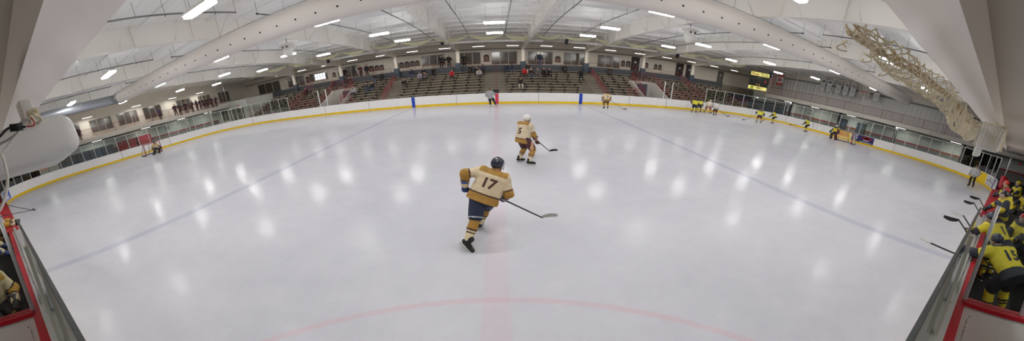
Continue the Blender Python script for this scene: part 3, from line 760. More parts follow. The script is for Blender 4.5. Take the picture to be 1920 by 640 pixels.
# ------------------------------------------------------------------ left end
def build_left():
    k=12
    for a,b in((-6.2,-3.4),(-2.05,.75),(1.6,4.4),(5.3,7.95),(10.6,12.9),(14.4,16.6),(18.2,20.4)):
        wall_window(k,a,b,4.05,5.68,3,None,-35.98,'x-'); k+=1
    # corner room with white walls
    mb=MB(); mb.b2((-36,17.0,0),(-29.6,17.15,3.75)); mb.b2((-29.75,17.15,0),(-29.6,22.7,3.75)); struct('wall_corner_left',mb,M_wallw)
    wall_window(k,-34.9,-33.6,1.0,2.5,2,None,16.98); k+=1
    wall_window(k,-33.2,-32.0,.4,2.5,2,None,16.98); k+=1
    wall_window(k,-31.7,-30.5,.4,2.5,2,None,16.98); k+=1
    t=thing('exit_sign','small red EXIT sign on the white corner wall at the left','sign',(-31.2,16.93,3.05)); MB().rbox((0,0,0),(.36,.06,.2),.01).build('sign_box',mat('exit_white',(220,200,198),.5),t)
    m=MB(); text_on(m,'EXIT',(0,-.031,0),(1,0,0),(0,0,1),.15,0,.01); m.build('lettering',mat('exit_red',(200,30,40),.4,emit=.6),t)
    mn=mat('dark_blue_locker',(50,58,72),.5); mr=mat('red_locker',(150,36,48),.5); L=[]
    for i,y in enumerate((-7.5,-5.9,-4.3,-2.7,-1.1)): L.append((y,1.5,mn,'dark blue locker bank at the left end wall, %s of five from the camera side'%ORD[i+1]))
    L.append((.9,1.1,mr,'red locker bank with louvred doors beside the dark blue lockers')); L.append((2.1,1.1,mr,'red locker bank in the middle of three at the left end wall')); L.append((3.95,1.9,mr,'wide red locker bank nearest the pale wall behind the left goal'))
    for y,w,m,lab in L:
        t=thing('locker_bank',lab,'lockers',(-35.62,y,-.03),0,'locker banks at the left end')
        MB().rbox((0,0,1.0),(.6,w,2.0),.015).build('cabinet',m,t)
        n=max(2,round(w/.5))
        dm=MB().b2((0,-w/n/2+.015,.08),(.02,w/n/2-.015,1.92)).b2((.02,-.05,1.5),(.025,.05,1.52)).b2((.02,-.05,1.56),(.025,.05,1.58)); hm=MB().b2((0,-.015,0),(.03,.015,.12))
        d0=None
        for j in range(n):
            yy=-w/2+w*(j+.5)/n
            d=dm.build('locker_door',m,t,(.3,yy,0)) if d0 is None else link('locker_door',d0.data,t,(.3,yy,0))
            if d0 is None: hmsh=hm.mesh('handle',[M_steel])
            link('handle',hmsh,d,(.02,w/n/2-.07,.95)); d0=d0 or d
    c=MB().b2((-33.5,-9.0,0),(-32.6,-8.0,3.0)); o=struct('column_left_white',c,M_white)
    for i,y in enumerate((9.6,13.4)):
        c=MB().cyl((-33.4,y,0),(-33.4,y,3.02),.12,n=12); struct('column_left_post',c,M_white)
    t=thing('bulletin_board','grey notice board on the pale wall left of the left goalmouth posts','notice board',(-35.96,8.0,2.1)); MB().rbox((0,0,0),(.04,.6,.45),.01).build('board',mat('grey_board',(120,124,128),.6),t); MB().b2((.02,-.25,-.17),(.03,.25,.17)).build('sheet',mat('sheet',(150,156,160),.6),t)
build_left()

# ------------------------------------------------------------------ right end
def build_right():
    dg=mat('blue_grey_door',(74,88,104),.5)
    door(7,15.4,16.9,0,2.15,dg,35.98,'x+',False); door(8,5.25,6.2,0,2.15,dg,35.98,'x+',False); door(9,2.55,3.65,0,2.15,dg,35.98,'x+',False)
    for y in(13.5,5.6,-2.0,-10.0):
        c=MB().b2((34.35,y-.14,0),(34.65,y+.14,3.02)); struct('column_right',c,mat('dark_column',(66,68,70),.5))
    mb=MB(); mb.b2((29.8,17.0,0),(36,17.15,2.2)); mb.b2((29.8,17.15,0),(29.95,22.7,2.6)); struct('wall_corner_right',mb,mat('dark_navy_wall',(56,62,74),.6))
    t=thing('notice_sign','pale square sign hung under the right walkway','sign',(33.3,9.2,2.15)); MB().rbox((0,0,0),(.03,1.05,.85),.01).build('board',M_white,t)
    m=MB()
    for (y,z,r) in((-.25,.15,.16),(.2,.18,.13),(-.1,-.18,.18),(.28,-.15,.12)): m.lathe([(0,-.001),(r,0),(0,.001)],(0,0,0),10)
    mm=MB()
    for (y,z,a,b) in((-.3,.05,.3,.22),(.08,.1,.3,.2),(-.32,-.3,.34,.2),(.1,-.28,.26,.22)): mm.b2((-.022,y,z),(-.016,y+a,z+b))
    mm.build('printed_patches',mat('sign_grey',(120,130,126),.6),t)
    # scoreboard in the far right corner
    t=thing('scoreboard','dark scoreboard with yellow lit sponsor strips above and below','scoreboard',(30.5,16.5,3.72),math.radians(-38))
    w,h=2.5,2.55
    MB().rbox((0,.12,h/2),(w,.24,h),.02).build('cabinet',mat('scoreboard_black',(46,44,40),.5),t)
    ye=mat('lit_yellow_panel',(236,226,130),.4,emit=.75); 
    p=MB().b2((-w/2+.04,-.03,h-.55),(w/2-.04,0,h-.04)).build('sponsor_strip',ye,t); m=MB(); text_on(m,'R',(-1.0,-.032,h-.28),(1,0,0),(0,0,1),.46,0,.02,shear=.25)
    for j,(u0,u1,zz,hh,mi) in [(j_,(a_*.86,b_*.86,c_,d_,e_)) for j_,(a_,b_,c_,d_,e_) in enumerate(((-.95,-.78,.34,.16,0),(-.74,-.6,.36,.16,0),(-.56,-.4,.37,.17,0),(-.36,-.2,.38,.2,0),(.1,.28,.17,.14,1),(.36,.58,.2,.1,1),(.64,.86,.21,.1,1),(.92,1.2,.22,.1,1),(.2,.5,.42,.1,1),(.58,.8,.43,.1,1),(.86,1.25,.43,.11,1)))]: m.b2((u0,-.034,h-zz-hh/2),(u1,-.03,h-zz+hh/2),mi)
    m.build('lettering',[mat('script_red',(196,40,34),.5),mat('print_grey',(92,88,60),.5)],p)
    p=MB().b2((-w/2+.04,-.03,.04),(w/2-.04,0,.52)).build('sponsor_strip',ye,t); m=MB(); text_on(m,'SMET',(.2,-.032,.29),(1,0,0),(0,0,1),.4,0,.012); m.b2((-.95,-.034,.08),(-.5,-.03,.48),1); m.build('lettering',[mat('ink_black',(30,30,30),.5),mat('logo_green',(170,190,40),.5,emit=.2)],p)
    dig=MB(); 
    text_on(dig,'12:21',(0,-.004,1.72),(1,0,0),(0,0,1),.3,0); dig.b2((-1.05,-.006,1.5),(-.65,-.001,1.57),3); dig.b2((.62,-.006,1.54),(1.08,-.001,1.61),3)
    text_on(dig,'2',(.05,-.004,1.33),(1,0,0),(0,0,1),.2,0); text_on(dig,'8',(.85,-.004,1.3),(1,0,0),(0,0,1),.34,1,.02); text_on(dig,'1  1',(-.02,-.004,.78),(1,0,0),(0,0,1),.3,2,.02)
    dig.build('digits',[mat('digit_dim',(120,118,96),.5,emit=.3),mat('digit_red',(210,40,50),.5,emit=.8),mat('digit_amber',(240,190,70),.5,emit=1.2),mat('caption_grey',(96,96,92),.5)],t)
    [MB().cyl((q,.12,h),(q,.12,3.3),.02).build('hanger',M_steel,t) for q in (-1.0,1.0)]
    # flags
    def flag(y0,y1,z0,z1,nm,lab,colf,mats):
        t=thing('flag',lab,'flag',(34.3,(y0+y1)/2,z1-.25)); W=abs(y1-y0); H=z1-z0; n,mv=26,26; V=[];F=[];K=[]
        for i in range(n+1):
            for j in range(mv+1):
                u,v=i/n,j/mv; V.append((.05*math.sin(u*9+v*2)*(.3+v),W/2-u*W,-v*H))
        mb=MB()
        for i in range(n):
            for j in range(mv): mb.add([],[],0); F.append((i*(mv+1)+j,i*(mv+1)+j+1,(i+1)*(mv+1)+j+1,(i+1)*(mv+1)+j)); K.append(colf((i+.5)/n,(j+.5)/mv))
        mb.v=V; mb.f=F; mb.m=K; mb.sm=[True]*len(F); mb.build('cloth',mats,t)
        MB().cyl((0,-W/2-.05,.02),(0,W/2+.05,.02),.02,n=6).build('pole',M_steel,t); return t
    fw=mat('flag_white',(226,222,218),.8); fr=mat('flag_red',(186,34,46),.8); fb=mat('flag_navy',(40,44,92),.8)
    flag(17.25,18.65,5.25,7.0,'flag','striped flag with navy corner hanging beside the red maple leaf flag',lambda u,v:2 if (u<.54 and v<.42) else (1 if int(u*13)%2==0 else 0),[fw,fr,fb])
    leaf=[(0,.5),(-.1,.3),(-.2,.36),(-.16,.1),(-.3,.22),(-.34,.14),(-.48,.17),(-.42,.02),(-.5,-.04),(-.24,-.22),(-.28,-.32),(-.03,-.28),(-.03,-.5)]
    t=flag(15.75,16.95,5.35,7.0,'flag','red and white flag with a red maple leaf hanging beside the scoreboard',lambda u,v:1 if (v<.25 or v>.75) else 0,[fw,fr])
    pts=leaf+[(-a,b) for a,b in leaf[::-1][:-1]]; m=MB(); m.prism([(a*.75,-.82+b*.75) for a,b in pts],'x',-.1,-.085); m.build('maple_leaf',fr,t)
    # championship banners
    B=[(9.65,0),(8.68,0),(7.28,1),(6.2,1),(5.2,1),(1.92,2)]; nm=['first','second','third','fourth','fifth','last']
    M_ban=mat('banner_white',(206,206,206),.8); M_bl=mat('banner_black',(34,34,36),.7); M_bg=mat('banner_grey',(120,120,122),.7)
    for (y,kind),o_ in zip(B,nm):
        lab='white shield banner %s, %s from the left on the right wall'%(('with a black ship-like crest','with slanted black letters','of small print')[kind],o_)
        t=thing('wall_banner',lab,'banner',(35.0,y,5.3),0,'shield banners on the right wall'); w,h=.8,1.85
        out=[(-w/2,h),(w/2,h),(w/2,.28),(0,0),(-w/2,.28)]
        MB().prism(out,'x',0,.02).build('cloth',M_bg,t)
        inn=[(-w/2+.035,h-.03),(w/2-.035,h-.03),(w/2-.035,.3),(0,.045),(-w/2+.035,.3)]; MB().prism(inn,'x',-.006,.0).build('face',M_ban,t)
        m=MB(); ux,uz=(0,-1,0),(0,0,1)
        if kind==1:
            text_on(m,'H',(-.008,.13,h-.3),ux,uz,.42,0,.03,shear=.25); text_on(m,'D',(-.008,-.15,h-.42),ux,uz,.42,0,.03,shear=.25)
        else:
            m.prism([(-.25,h-.4),(.25,h-.42),(.2,h-.3),(.05,h-.18),(-.1,h-.2)],'x',-.01,-.006); m.prism([(-.3,h-.5),(.28,h-.5),(.22,h-.44),(-.26,h-.44)],'x',-.01,-.006)
        for j,wd in enumerate((.2,.26,.16)): m.b2((-.009,-wd,.95-.17*j),(-.006,wd,1.0-.17*j),1)
        m.build('print',[M_bl,M_bg],t)
        MB().cyl((.01,-.42,h),(.01,.42,h),.015,n=6).build('rod',M_dark,t)
    t=thing('wall_sign','wide pale sign with red script on the right wall between shield banners','sign',(35.1,3.65,6.2)); MB().rbox((0,0,0),(.04,1.5,.95),.01).build('board',mat('pale_sign',(188,180,176),.7),t)
    m=MB(); text_on(m,'R',(-.022,.5,.22),(0,-1,0),(0,0,1),.36,0,.02,shear=.25)
    for y,wd in ((.32,.14),(.14,.12),(-.02,.12),(-.18,.14),(-.38,.2)): m.b2((-.024,y-wd/2,.12),(-.02,y+wd/2,.26))
    for j in range(3): m.b2((-.024,-.6+.05*j,-.35+.16*j),(-.02,.5-.1*j,-.3+.16*j),1)
    m.build('lettering',[mat('script_red',(196,40,34),.5),M_bg],t)
    t=thing('exit_sign','small red EXIT sign on the grey wall in the near right corner','sign',(35.9,-16.3,2.45)); MB().rbox((0,0,0),(.06,.42,.2),.01).build('sign_box',mat('exit_dark',(120,70,72),.5),t)
    m=MB(); text_on(m,'EXIT',(-.032,0,0),(0,-1,0),(0,0,1),.16,0,.01); m.build('lettering',mat('exit_red',(200,30,40),.4,emit=.6),t)
build_right()

# ------------------------------------------------------------------ adverts on the boards
def advert(x0,y0,x1,y1,lab,bg,draw,z0=.2,z1=1.03):
    sa,sb=s_near(x0,y0),s_near(x1,y1)
    if sa>sb: sa,sb=sb,sa
    if sb-sa>PLEN/2: sa,sb=sb,sa+PLEN
    t=thing('advert_panel',lab,'advert',(0,0,0))
    strip(MB(),sa,sb,-.018,0,z0,z1,step=.3).build('panel',bg,t)
    L=sb-sa; m=MB(); mats=[]
    def put(V,F,mi):
        # u runs left to right as seen from the ice (clockwise, against s), v up
        W=[]
        for u,v in V:
            p,n=path_at(sb-u,-.022); W.append((p.x,p.y,z0+v))
        m.add(W,F,mi)
    def txt(s,u,v,size,mi,bold=.01,width=None,shear=0):
        V,F=text_geom(s,1,bold,'CENTER',shear); xs=[a[0] for a in V]; sx=size if width is None else width/(max(xs)-min(xs))
        put([(u+a[0]*sx,v+a[1]*size) for a in V],F,mi)
    def rect(u0,v0,u1,v1,mi,n=4):
        V=[];F=[]
        for i in range(n+1): u=u0+(u1-u0)*i/n; V+=[(u,v0),(u,v1)]
        put(V,[(2*i,2*i+2,2*i+3,2*i+1) for i in range(n)],mi)
    def ell(u,v,ru,rv,mi,n=16): put([(u+ru*math.cos(2*PI*k/n),v+rv*math.sin(2*PI*k/n)) for k in range(n)],[tuple(range(n))],mi)
    mats=draw(L,z1-z0,txt,rect,ell); m.build('print',mats,t); return t
def build_ads():
    K=M_black; Wt=mat('print_white',(235,235,238),.5); Rd=mat('print_red',(206,52,40),.5); Yl=mat('ad_yellow',(232,196,20),.45); Nv=mat('ad_navy',(34,38,96),.45); Or=mat('print_orange',(220,110,30),.5); Gr=mat('print_grey2',(88,90,100),.5)
    def marks(r,u0,u1,v,h,mi,seed):
        # small print too small to read: a row of short dashes
        rg=random.Random(seed); u=u0
        while u<u1:
            w=rg.uniform(.06,.16); r(u,v-h/2,min(u+w,u1),v+h/2,mi,1); u+=w+.05
    def d1(L,H,t,r,e): t('ty Points',L*.58,H*.76,.25,0,.012,L*.55); marks(r,L*.3,L*.86,H*.45,.24,1,3); marks(r,L*.3,L*.86,H*.2,.04,2,4); r(.15,.02,L-.15,.07,3); return [K,Rd,Or,Wt]
    advert(30,3.3,30,1.0,'yellow advert with black and red print behind the right goal',Yl,d1)
    def d2(L,H,t,r,e):
        t('HOST',L*.17,H*.78,.26,0,.02,.62); t('WITH',L*.17,H*.48,.26,0,.02,.62); t('US!',L*.17,H*.18,.26,0,.02,.42)
        e(L*.68,H*.7,L*.25,.12,1); e(L*.68,H*.7,.2,.19,1); marks(r,L*.47,L*.9,H*.7,.12,0,5); marks(r,L*.55,L*.8,H*.38,.09,0,6); marks(r,L*.4,L*.95,H*.12,.08,0,7); return [Wt,Rd]
    advert(30,.9,30,-1.75,'navy advert reading HOST WITH US beside the right goal',Nv,d2)
    def d3(L,H,t,r,e): marks(r,L*.12,L*.65,H*.8,.12,0,8); marks(r,L*.12,L*.5,H*.6,.07,0,9); marks(r,L*.15,L*.5,H*.45,.06,0,10); marks(r,L*.12,L*.4,H*.3,.06,0,11); return [mat('print_olive',(120,96,10),.5)]
    advert(26.6,-11.8,24.55,-13.4,'yellow advert behind the striped official in the near right corner',Yl,d3)
    def d4(L,H,t,r,e):
        for k,u in enumerate((.2,.5,.8)):
            e(L*u,H*.6,.16,.24,0); e(L*u,H*.68,.1,.1,1 if k!=1 else 2); r(L*u-.16,H*.38,L*u+.16,H*.46,0)
        marks(r,L*.08,L*.92,H*.15,.08,0,12); return [Gr,Wt,Yl]
    advert(24.45,-13.45,22.9,-14.25,'white advert with three dark crests in the near right corner',mat('ad_white',(226,226,228),.45),d4)
    def d5(L,H,t,r,e): marks(r,L*.2,L*.8,H*.65,.16,0,13); marks(r,L*.2,L*.8,H*.3,.1,0,14); return [mat('print_lilac',(170,170,206),.5)]
    advert(22.8,-14.3,21.4,-14.6,'slate blue advert panel next to the white advert with crests',mat('ad_slate',(104,104,150),.45),d5)
    def d6(L,H,t,r,e):
        marks(r,L*.35,L*.9,H*.8,.15,0,15); marks(r,L*.35,L*.85,H*.56,.15,0,16); r(L*.38,H*.2,L*.86,H*.4,0); r(.05,H*.06,L-.05,H*.12,0); e(L*.2,H*.55,.2,.25,0); return [Wt]
    advert(-24.1,-14.0,-21.2,-14.6,'blue advert with white lettering in the near left corner',mat('ad_blue',(40,84,190),.45),d6)
build_ads()
# ------------------------------------------------------------------ figures: smooth bodies grown from joints
def A(p): return np.array(p,float)
def nz(v): v=A(v); return v/max(1e-9,np.linalg.norm(v))
def f_cone(P,a,b,ra,rb):
    ab=b-a; t=np.clip(((P-a)@ab)/max(1e-9,ab@ab),0,1); return np.linalg.norm(P-a-t[:,None]*ab,axis=1)-(ra+(rb-ra)*t)
def f_ell(P,c,r,R=None):
    Q=P-c
    if R is not None: Q=Q@R      # R columns are the axes
    k0=np.linalg.norm(Q/r,axis=1); k1=np.linalg.norm(Q/(r*r),axis=1); return k0*(k0-1)/np.maximum(k1,1e-6)
def smin(a,b,k):
    h=np.clip(.5+.5*(b-a)/k,0,1); return b+(a-b)*h-k*h*(1-h)
def grow(fn,lo,hi,h):
    lo=A(lo)-2*h; hi=A(hi)+2*h; n=np.maximum(4,np.ceil((hi-lo)/h).astype(int)+1)
    ax=[lo[i]+h*np.arange(n[i]) for i in range(3)]
    G=np.stack(np.meshgrid(*ax,indexing='ij'),-1).reshape(-1,3)
    F=np.concatenate([fn(G[i:i+200000]) for i in range(0,len(G),200000)]).reshape(n)
    S=F<0; c=np.zeros(n-1,int); cor=[(i,j,k) for i in(0,1) for j in(0,1) for k in(0,1)]
    sl=lambda arr,o: arr[o[0]:n[0]-1+o[0],o[1]:n[1]-1+o[1],o[2]:n[2]-1+o[2]]
    for o in cor: c+=sl(S,o)
    act=(c>0)&(c<8); idx=-np.ones(n-1,int); ii=np.argwhere(act); idx[act]=np.arange(len(ii))
    if len(ii)==0: return [],[]
    acc=np.zeros((len(ii),3)); cnt=np.zeros(len(ii))
    for a in cor:
        for d in range(3):
            if a[d]==0:
                b=list(a); b[d]=1; fa=sl(F,a)[act]; fb=sl(F,tuple(b))[act]; m=(fa<0)!=(fb<0); t=np.where(m,fa/np.where(m,fa-fb,1),0)
                p=np.tile(A(a),(len(ii),1)); p[:,d]+=t; acc[m]+=p[m]; cnt[m]+=1
    V=lo+h*(ii+acc/cnt[:,None]); Q=[]
    for d in range(3):
        e1,e2=[(1,2),(2,0),(0,1)][d]; sh=[slice(1,n[0]-1),slice(1,n[1]-1),slice(1,n[2]-1)]; sh[d]=slice(0,n[d]-1); s2=list(sh); s2[d]=slice(1,n[d])
        s0=S[tuple(sh)]; s1=S[tuple(s2)]; m=np.argwhere(s0!=s1)
        if not len(m): continue
        st=A([0 if k==d else 1 for k in range(3)]).astype(int); g=m+st; inside=s0[tuple(m.T)]
        def cell(o1,o2):
            q=g.copy(); q[:,e1]+=o1; q[:,e2]+=o2; return idx[tuple(q.T)]
        q=np.stack([cell(-1,-1),cell(0,-1),cell(0,0),cell(-1,0)],1); q[~inside]=q[~inside][:,::-1]; Q.append(q)
    Q=np.concatenate(Q); return V,Q[(Q>=0).all(1)]
def skin(name,fn,lo,hi,h,mats,parent,cls=None,shade=True,clsv=False):
    V,Q=grow(fn,lo,hi,h)
    me=bpy.data.meshes.new(name); me.from_pydata([tuple(v) for v in V],[],[tuple(map(int,q)) for q in Q])
    for m in (mats if isinstance(mats,(list,tuple)) else [mats]): me.materials.append(m)
    if len(Q):
        if cls is not None: me.polygons.foreach_set('material_index',cls(V[Q].mean(1)).astype(int))
        me.polygons.foreach_set('use_smooth',[True]*len(Q))
    me.update(); return link(name,me,parent)
def union(prims,k):
    def f(P):
        d=None
        for p in prims:
            if len(p)==4: e=f_cone(P,A(p[0]),A(p[1]),p[2],p[3])
            else: e=f_ell(P,A(p[0]),A(p[1]),p[2])
            d=e if d is None else smin(d,e,k)
        return d
    return f
def bounds(prims):
    lo=np.full(3,9e9); hi=-lo
    for p in prims:
        if len(p)==4:
            for q,r in((p[0],p[2]),(p[1],p[3])): lo=np.minimum(lo,A(q)-r); hi=np.maximum(hi,A(q)+r)
        else: r=max(p[1]); lo=np.minimum(lo,A(p[0])-r); hi=np.maximum(hi,A(p[0])+r)
    return lo,hi
def ik(a,c,l1,l2,hint):
    a,c=A(a),A(c); d=c-a; L=np.linalg.norm(d)
    if L>(l1+l2)*.999: c=a+d/L*(l1+l2)*.999; d=c-a; L=np.linalg.norm(d)
    u=d/L; x=(l1*l1-l2*l2+L*L)/(2*L); h=math.sqrt(max(0,l1*l1-x*x)); w=A(hint)-u*(A(hint)@u); w=nz(w) if np.linalg.norm(w)>1e-6 else nz(np.cross(u,(1,0,.1)))
    return a+u*x+w*h,c
class Pose: pass
def pose(pel=(0,0,.92),up=(0,.25,1),right=(1,0,0),feet=((-.16,0,.11),(.16,0,.11)),fdir=((-.1,1,0),(.1,1,0)),hands=((-.3,.35,.95),(.3,.35,.95)),knee=((-.15,1,.2),(.15,1,.2)),elbow=((-1,-.5,-.3),(1,-.5,-.3)),look=(0,1,-.1),s=1.0,hips=.1,shw=.19):
    j=Pose(); j.s=s; up=nz(up); r=A(right); r=nz(r-up*(r@up)); f=np.cross(up,r); j.up,j.r,j.f=up,r,f
    j.pel=A(pel); j.chest=j.pel+up*.36*s; j.neck=j.pel+up*.5*s; lk=nz(look); j.head=j.neck+nz(up*.8+A((0,0,.45))+lk*.25)*.165*s; j.look=lk
    j.sh=[j.pel+up*.45*s-r*shw*s,j.pel+up*.45*s+r*shw*s]; j.hip=[j.pel-r*hips*s,j.pel+r*hips*s]
    j.kn=[];j.an=[];j.el=[];j.wr=[]; j.fd=[nz(d) for d in fdir]
    for i in(0,1):
        k,a=ik(j.hip[i],feet[i],.43*s,.43*s,knee[i]); j.kn.append(k); j.an.append(a)
        e,w=ik(j.sh[i],hands[i],.29*s,.27*s,elbow[i]); j.el.append(e); j.wr.append(w)
    # head frame
    hf=lk; hr=np.cross(hf,(0,0,1)); hr=nz(hr) if np.linalg.norm(hr)>1e-3 else r; hu=np.cross(hr,hf); j.HR=np.stack([hr,hf,hu],1)
    return j
M_skin=mat('skin',(196,150,124),.55); M_hairb=mat('dark_hair',(44,34,28),.7); M_hairl=mat('fair_hair',(150,118,76),.7)
def body_prims(j,hands=True):
    s=j.s; H=j.head; R=j.HR; hr,hf,hu=R[:,0],R[:,1],R[:,2]
    P=[(H+hu*.02*s,A((.078,.095,.115))*s,R),(H-hu*.06*s+hf*.02*s,A((.058,.07,.075))*s,R),(j.neck-j.up*.04*s,H-hu*.05*s,.058*s,.055*s),
       (H+hf*.088*s+hu*.015*s,H+hf*.11*s-hu*.018*s,.010*s,.016*s),          # nose
       (H+hf*.088*s+hu*.045*s-hr*.05*s,H+hf*.088*s+hu*.045*s+hr*.05*s,.014*s,.014*s),  # brow
       (H+hf*.085*s-hu*.055*s-hr*.02*s,H+hf*.085*s-hu*.055*s+hr*.02*s,.011*s,.011*s),  # lips
       (H+hf*.075*s-hu*.105*s,H+hf*.07*s-hu*.1*s,.026*s,.026*s)]            # chin
    for i in(-1,1): P.append((H+hr*.08*s*i-hf*.005*s,A((.014,.028,.034))*s,R))      # ears
    for o in(-.07,.07): P.append((j.pel+j.r*o*s,j.pel+j.up*.4*s+j.r*o*1.4*s,.105*s,.115*s))
    for i in(0,1):
        P+= [(j.chest+j.up*.06*s,j.sh[i],.09*s,.07*s),(j.sh[i],j.el[i],.055*s,.045*s),(j.el[i],j.wr[i],.044*s,.032*s),(j.hip[i],j.kn[i],.095*s,.062*s),(j.kn[i],j.an[i],.06*s,.04*s),(j.an[i],j.an[i]+j.fd[i]*.13*s-A((0,0,.045*s)),.04*s,.033*s)]
        if hands: P+=hand_prims(j,i)
    return P
def hand_prims(j,i,grip=None,fat=1.0):
    s=j.s; w=j.wr[i]; d=nz(j.wr[i]-j.el[i]); n=np.cross(d,j.r); n=nz(n) if np.linalg.norm(n)>.05 else A((0,0,1)); side=np.cross(n,d)
    P=[(w,w+d*.07*s,.03*s*fat,.037*s*fat)]
    for k,(o,L) in enumerate(((-.03,.062),(-.01,.074),(.012,.068),(.032,.052))):
        b=w+d*.085*s+side*o*s*fat; m=b+d*L*.55*s-n*.012*s; e=m+d*L*.25*s-n*L*.6*s
        P+=[(b,m,.0105*s*fat,.0095*s*fat),(m,e,.0095*s*fat,.0085*s*fat)]
    sg=-1 if i==0 else 1; b=w+d*.03*s-side*.03*s*sg; P+=[(b,b+d*.03*s-side*.026*s*sg-n*.012*s,.013*s*fat,.011*s*fat),(b+d*.03*s-side*.026*s*sg-n*.012*s,b+d*.055*s-side*.02*s*sg-n*.034*s,.011*s*fat,.009*s*fat)]
    return P
def decal(target,txt,center,back,up,size,m,name,parent,bold=.03,width=None,shear=0,off=.006):
    # lettering laid onto a garment: every point is dropped onto the cloth from outside
    V,F=text_geom(txt,1,bold,'CENTER',shear); bm=bmesh.new(); vs=[bm.verts.new(v) for v in V]
    for f in F:
        try: bm.faces.new([vs[i] for i in f])
        except ValueError: pass
    bmesh.ops.triangulate(bm,faces=bm.faces[:]); bmesh.ops.subdivide_edges(bm,edges=bm.edges[:],cuts=2,use_grid_fill=True)
    me=target.data; tr=BVHTree.FromPolygons([v.co[:] for v in me.vertices],[p.vertices[:] for p in me.polygons])
    b=Vector(nz(back)); u=Vector(up); u=(u-b*u.dot(b)).normalized(); r=u.cross(b); xs=[v.co.x for v in bm.verts]; sx=size if width is None else width/(max(xs)-min(xs))
    W=[]; bm.verts.index_update()
    for v in bm.verts:
        o=Vector(center)+r*(v.co.x*sx)+u*(v.co.y*size); hit=tr.ray_cast(o+b*.6,-b); W.append((hit[0]+b*off) if hit[0] is not None else o)
    mb=MB(); mb.add(W,[[v.index for v in f.verts] for f in bm.faces]); bm.free(); return mb.build(name,m,parent)
KITS={}
def kit(name,base,accent,line,pants,pstripe,sock,sband,glove,helmet,skate=(24,24,26)):
    KITS[name]=dict(jersey=[mat(name+'_jersey',base,.8,bump=.15,nscale=14),mat(name+'_accent',accent,.8,bump=.15,nscale=14),mat(name+'_line',line,.8)],pants=[mat(name+'_pants',pants,.75,bump=.1,nscale=12),mat(name+'_pants_stripe',pstripe,.75)],
      sock=[mat(name+'_sock',sock,.85),mat(name+'_sock_band',sband,.85),mat(name+'_line',line,.8)],glove=[mat(name+'_glove',glove,.6),mat(name+'_glove_cuff',tuple(min(255,c+30) for c in glove),.6)],helmet=mat(name+'_helmet',helmet,.3,coat=.3),skate=mat(name+'_skate',skate,.4))
kit('cream_navy',(206,188,158),(158,120,56),(78,52,44),(34,42,66),(196,200,206),(218,202,166),(164,124,56),(36,52,104),(30,36,56))
kit('cream_maroon',(208,192,164),(160,124,60),(84,48,46),(78,46,52),(190,150,110),(220,204,170),(164,126,60),(74,34,42),(232,230,228))
kit('cream_dark',(208,190,156),(178,134,52),(70,44,40),(42,36,40),(160,120,60),(214,198,160),(164,126,60),(40,34,36),(40,36,36))
kit('yellow_navy',(214,204,66),(36,40,58),(30,34,46),(38,42,62),(214,204,66),(222,212,120),(214,204,66),(36,38,48),(34,36,46))
kit('yellow_black',(212,200,64),(40,40,48),(30,30,36),(42,36,40),(42,36,40),(218,204,150),(212,200,64),(34,34,38),(40,38,42))
kit('yellow_maroon',(212,202,70),(44,44,52),(32,32,40),(132,44,48),(210,190,170),(222,214,190),(222,206,60),(66,56,60),(60,50,52))
kit('white_red',(216,206,190),(206,180,150),(90,50,46),(156,52,54),(156,52,54),(210,200,180),(180,130,80),(60,50,56),(232,232,232))
kit('white_dark',(208,204,198),(186,180,172),(60,50,50),(54,40,44),(54,40,44),(200,190,176),(110,80,66),(70,72,84),(58,56,58))
kit('bench_dark',(44,48,62),(176,160,40),(28,30,38),(28,28,34),(28,28,34),(60,60,70),(176,160,40),(30,30,34),(30,30,34))
kit('bench_yellow',(190,174,46),(38,40,52),(28,30,38),(28,28,34),(28,28,34),(206,184,40),(206,184,40),(30,30,34),(140,26,34))
M_cage=mat('steel_cage',(190,192,194),.3,metal=.7); M_blade=mat('skate_steel',(200,202,206),.25,metal=.9); M_holder=mat('blade_holder_white',(226,226,226),.4)
def limb_t(C,a,b):
    ab=b-a; t=((C-a)@ab)/(ab@ab); d=np.linalg.norm(C-a-np.clip(t,0,1)[:,None]*ab,axis=1); return t,d
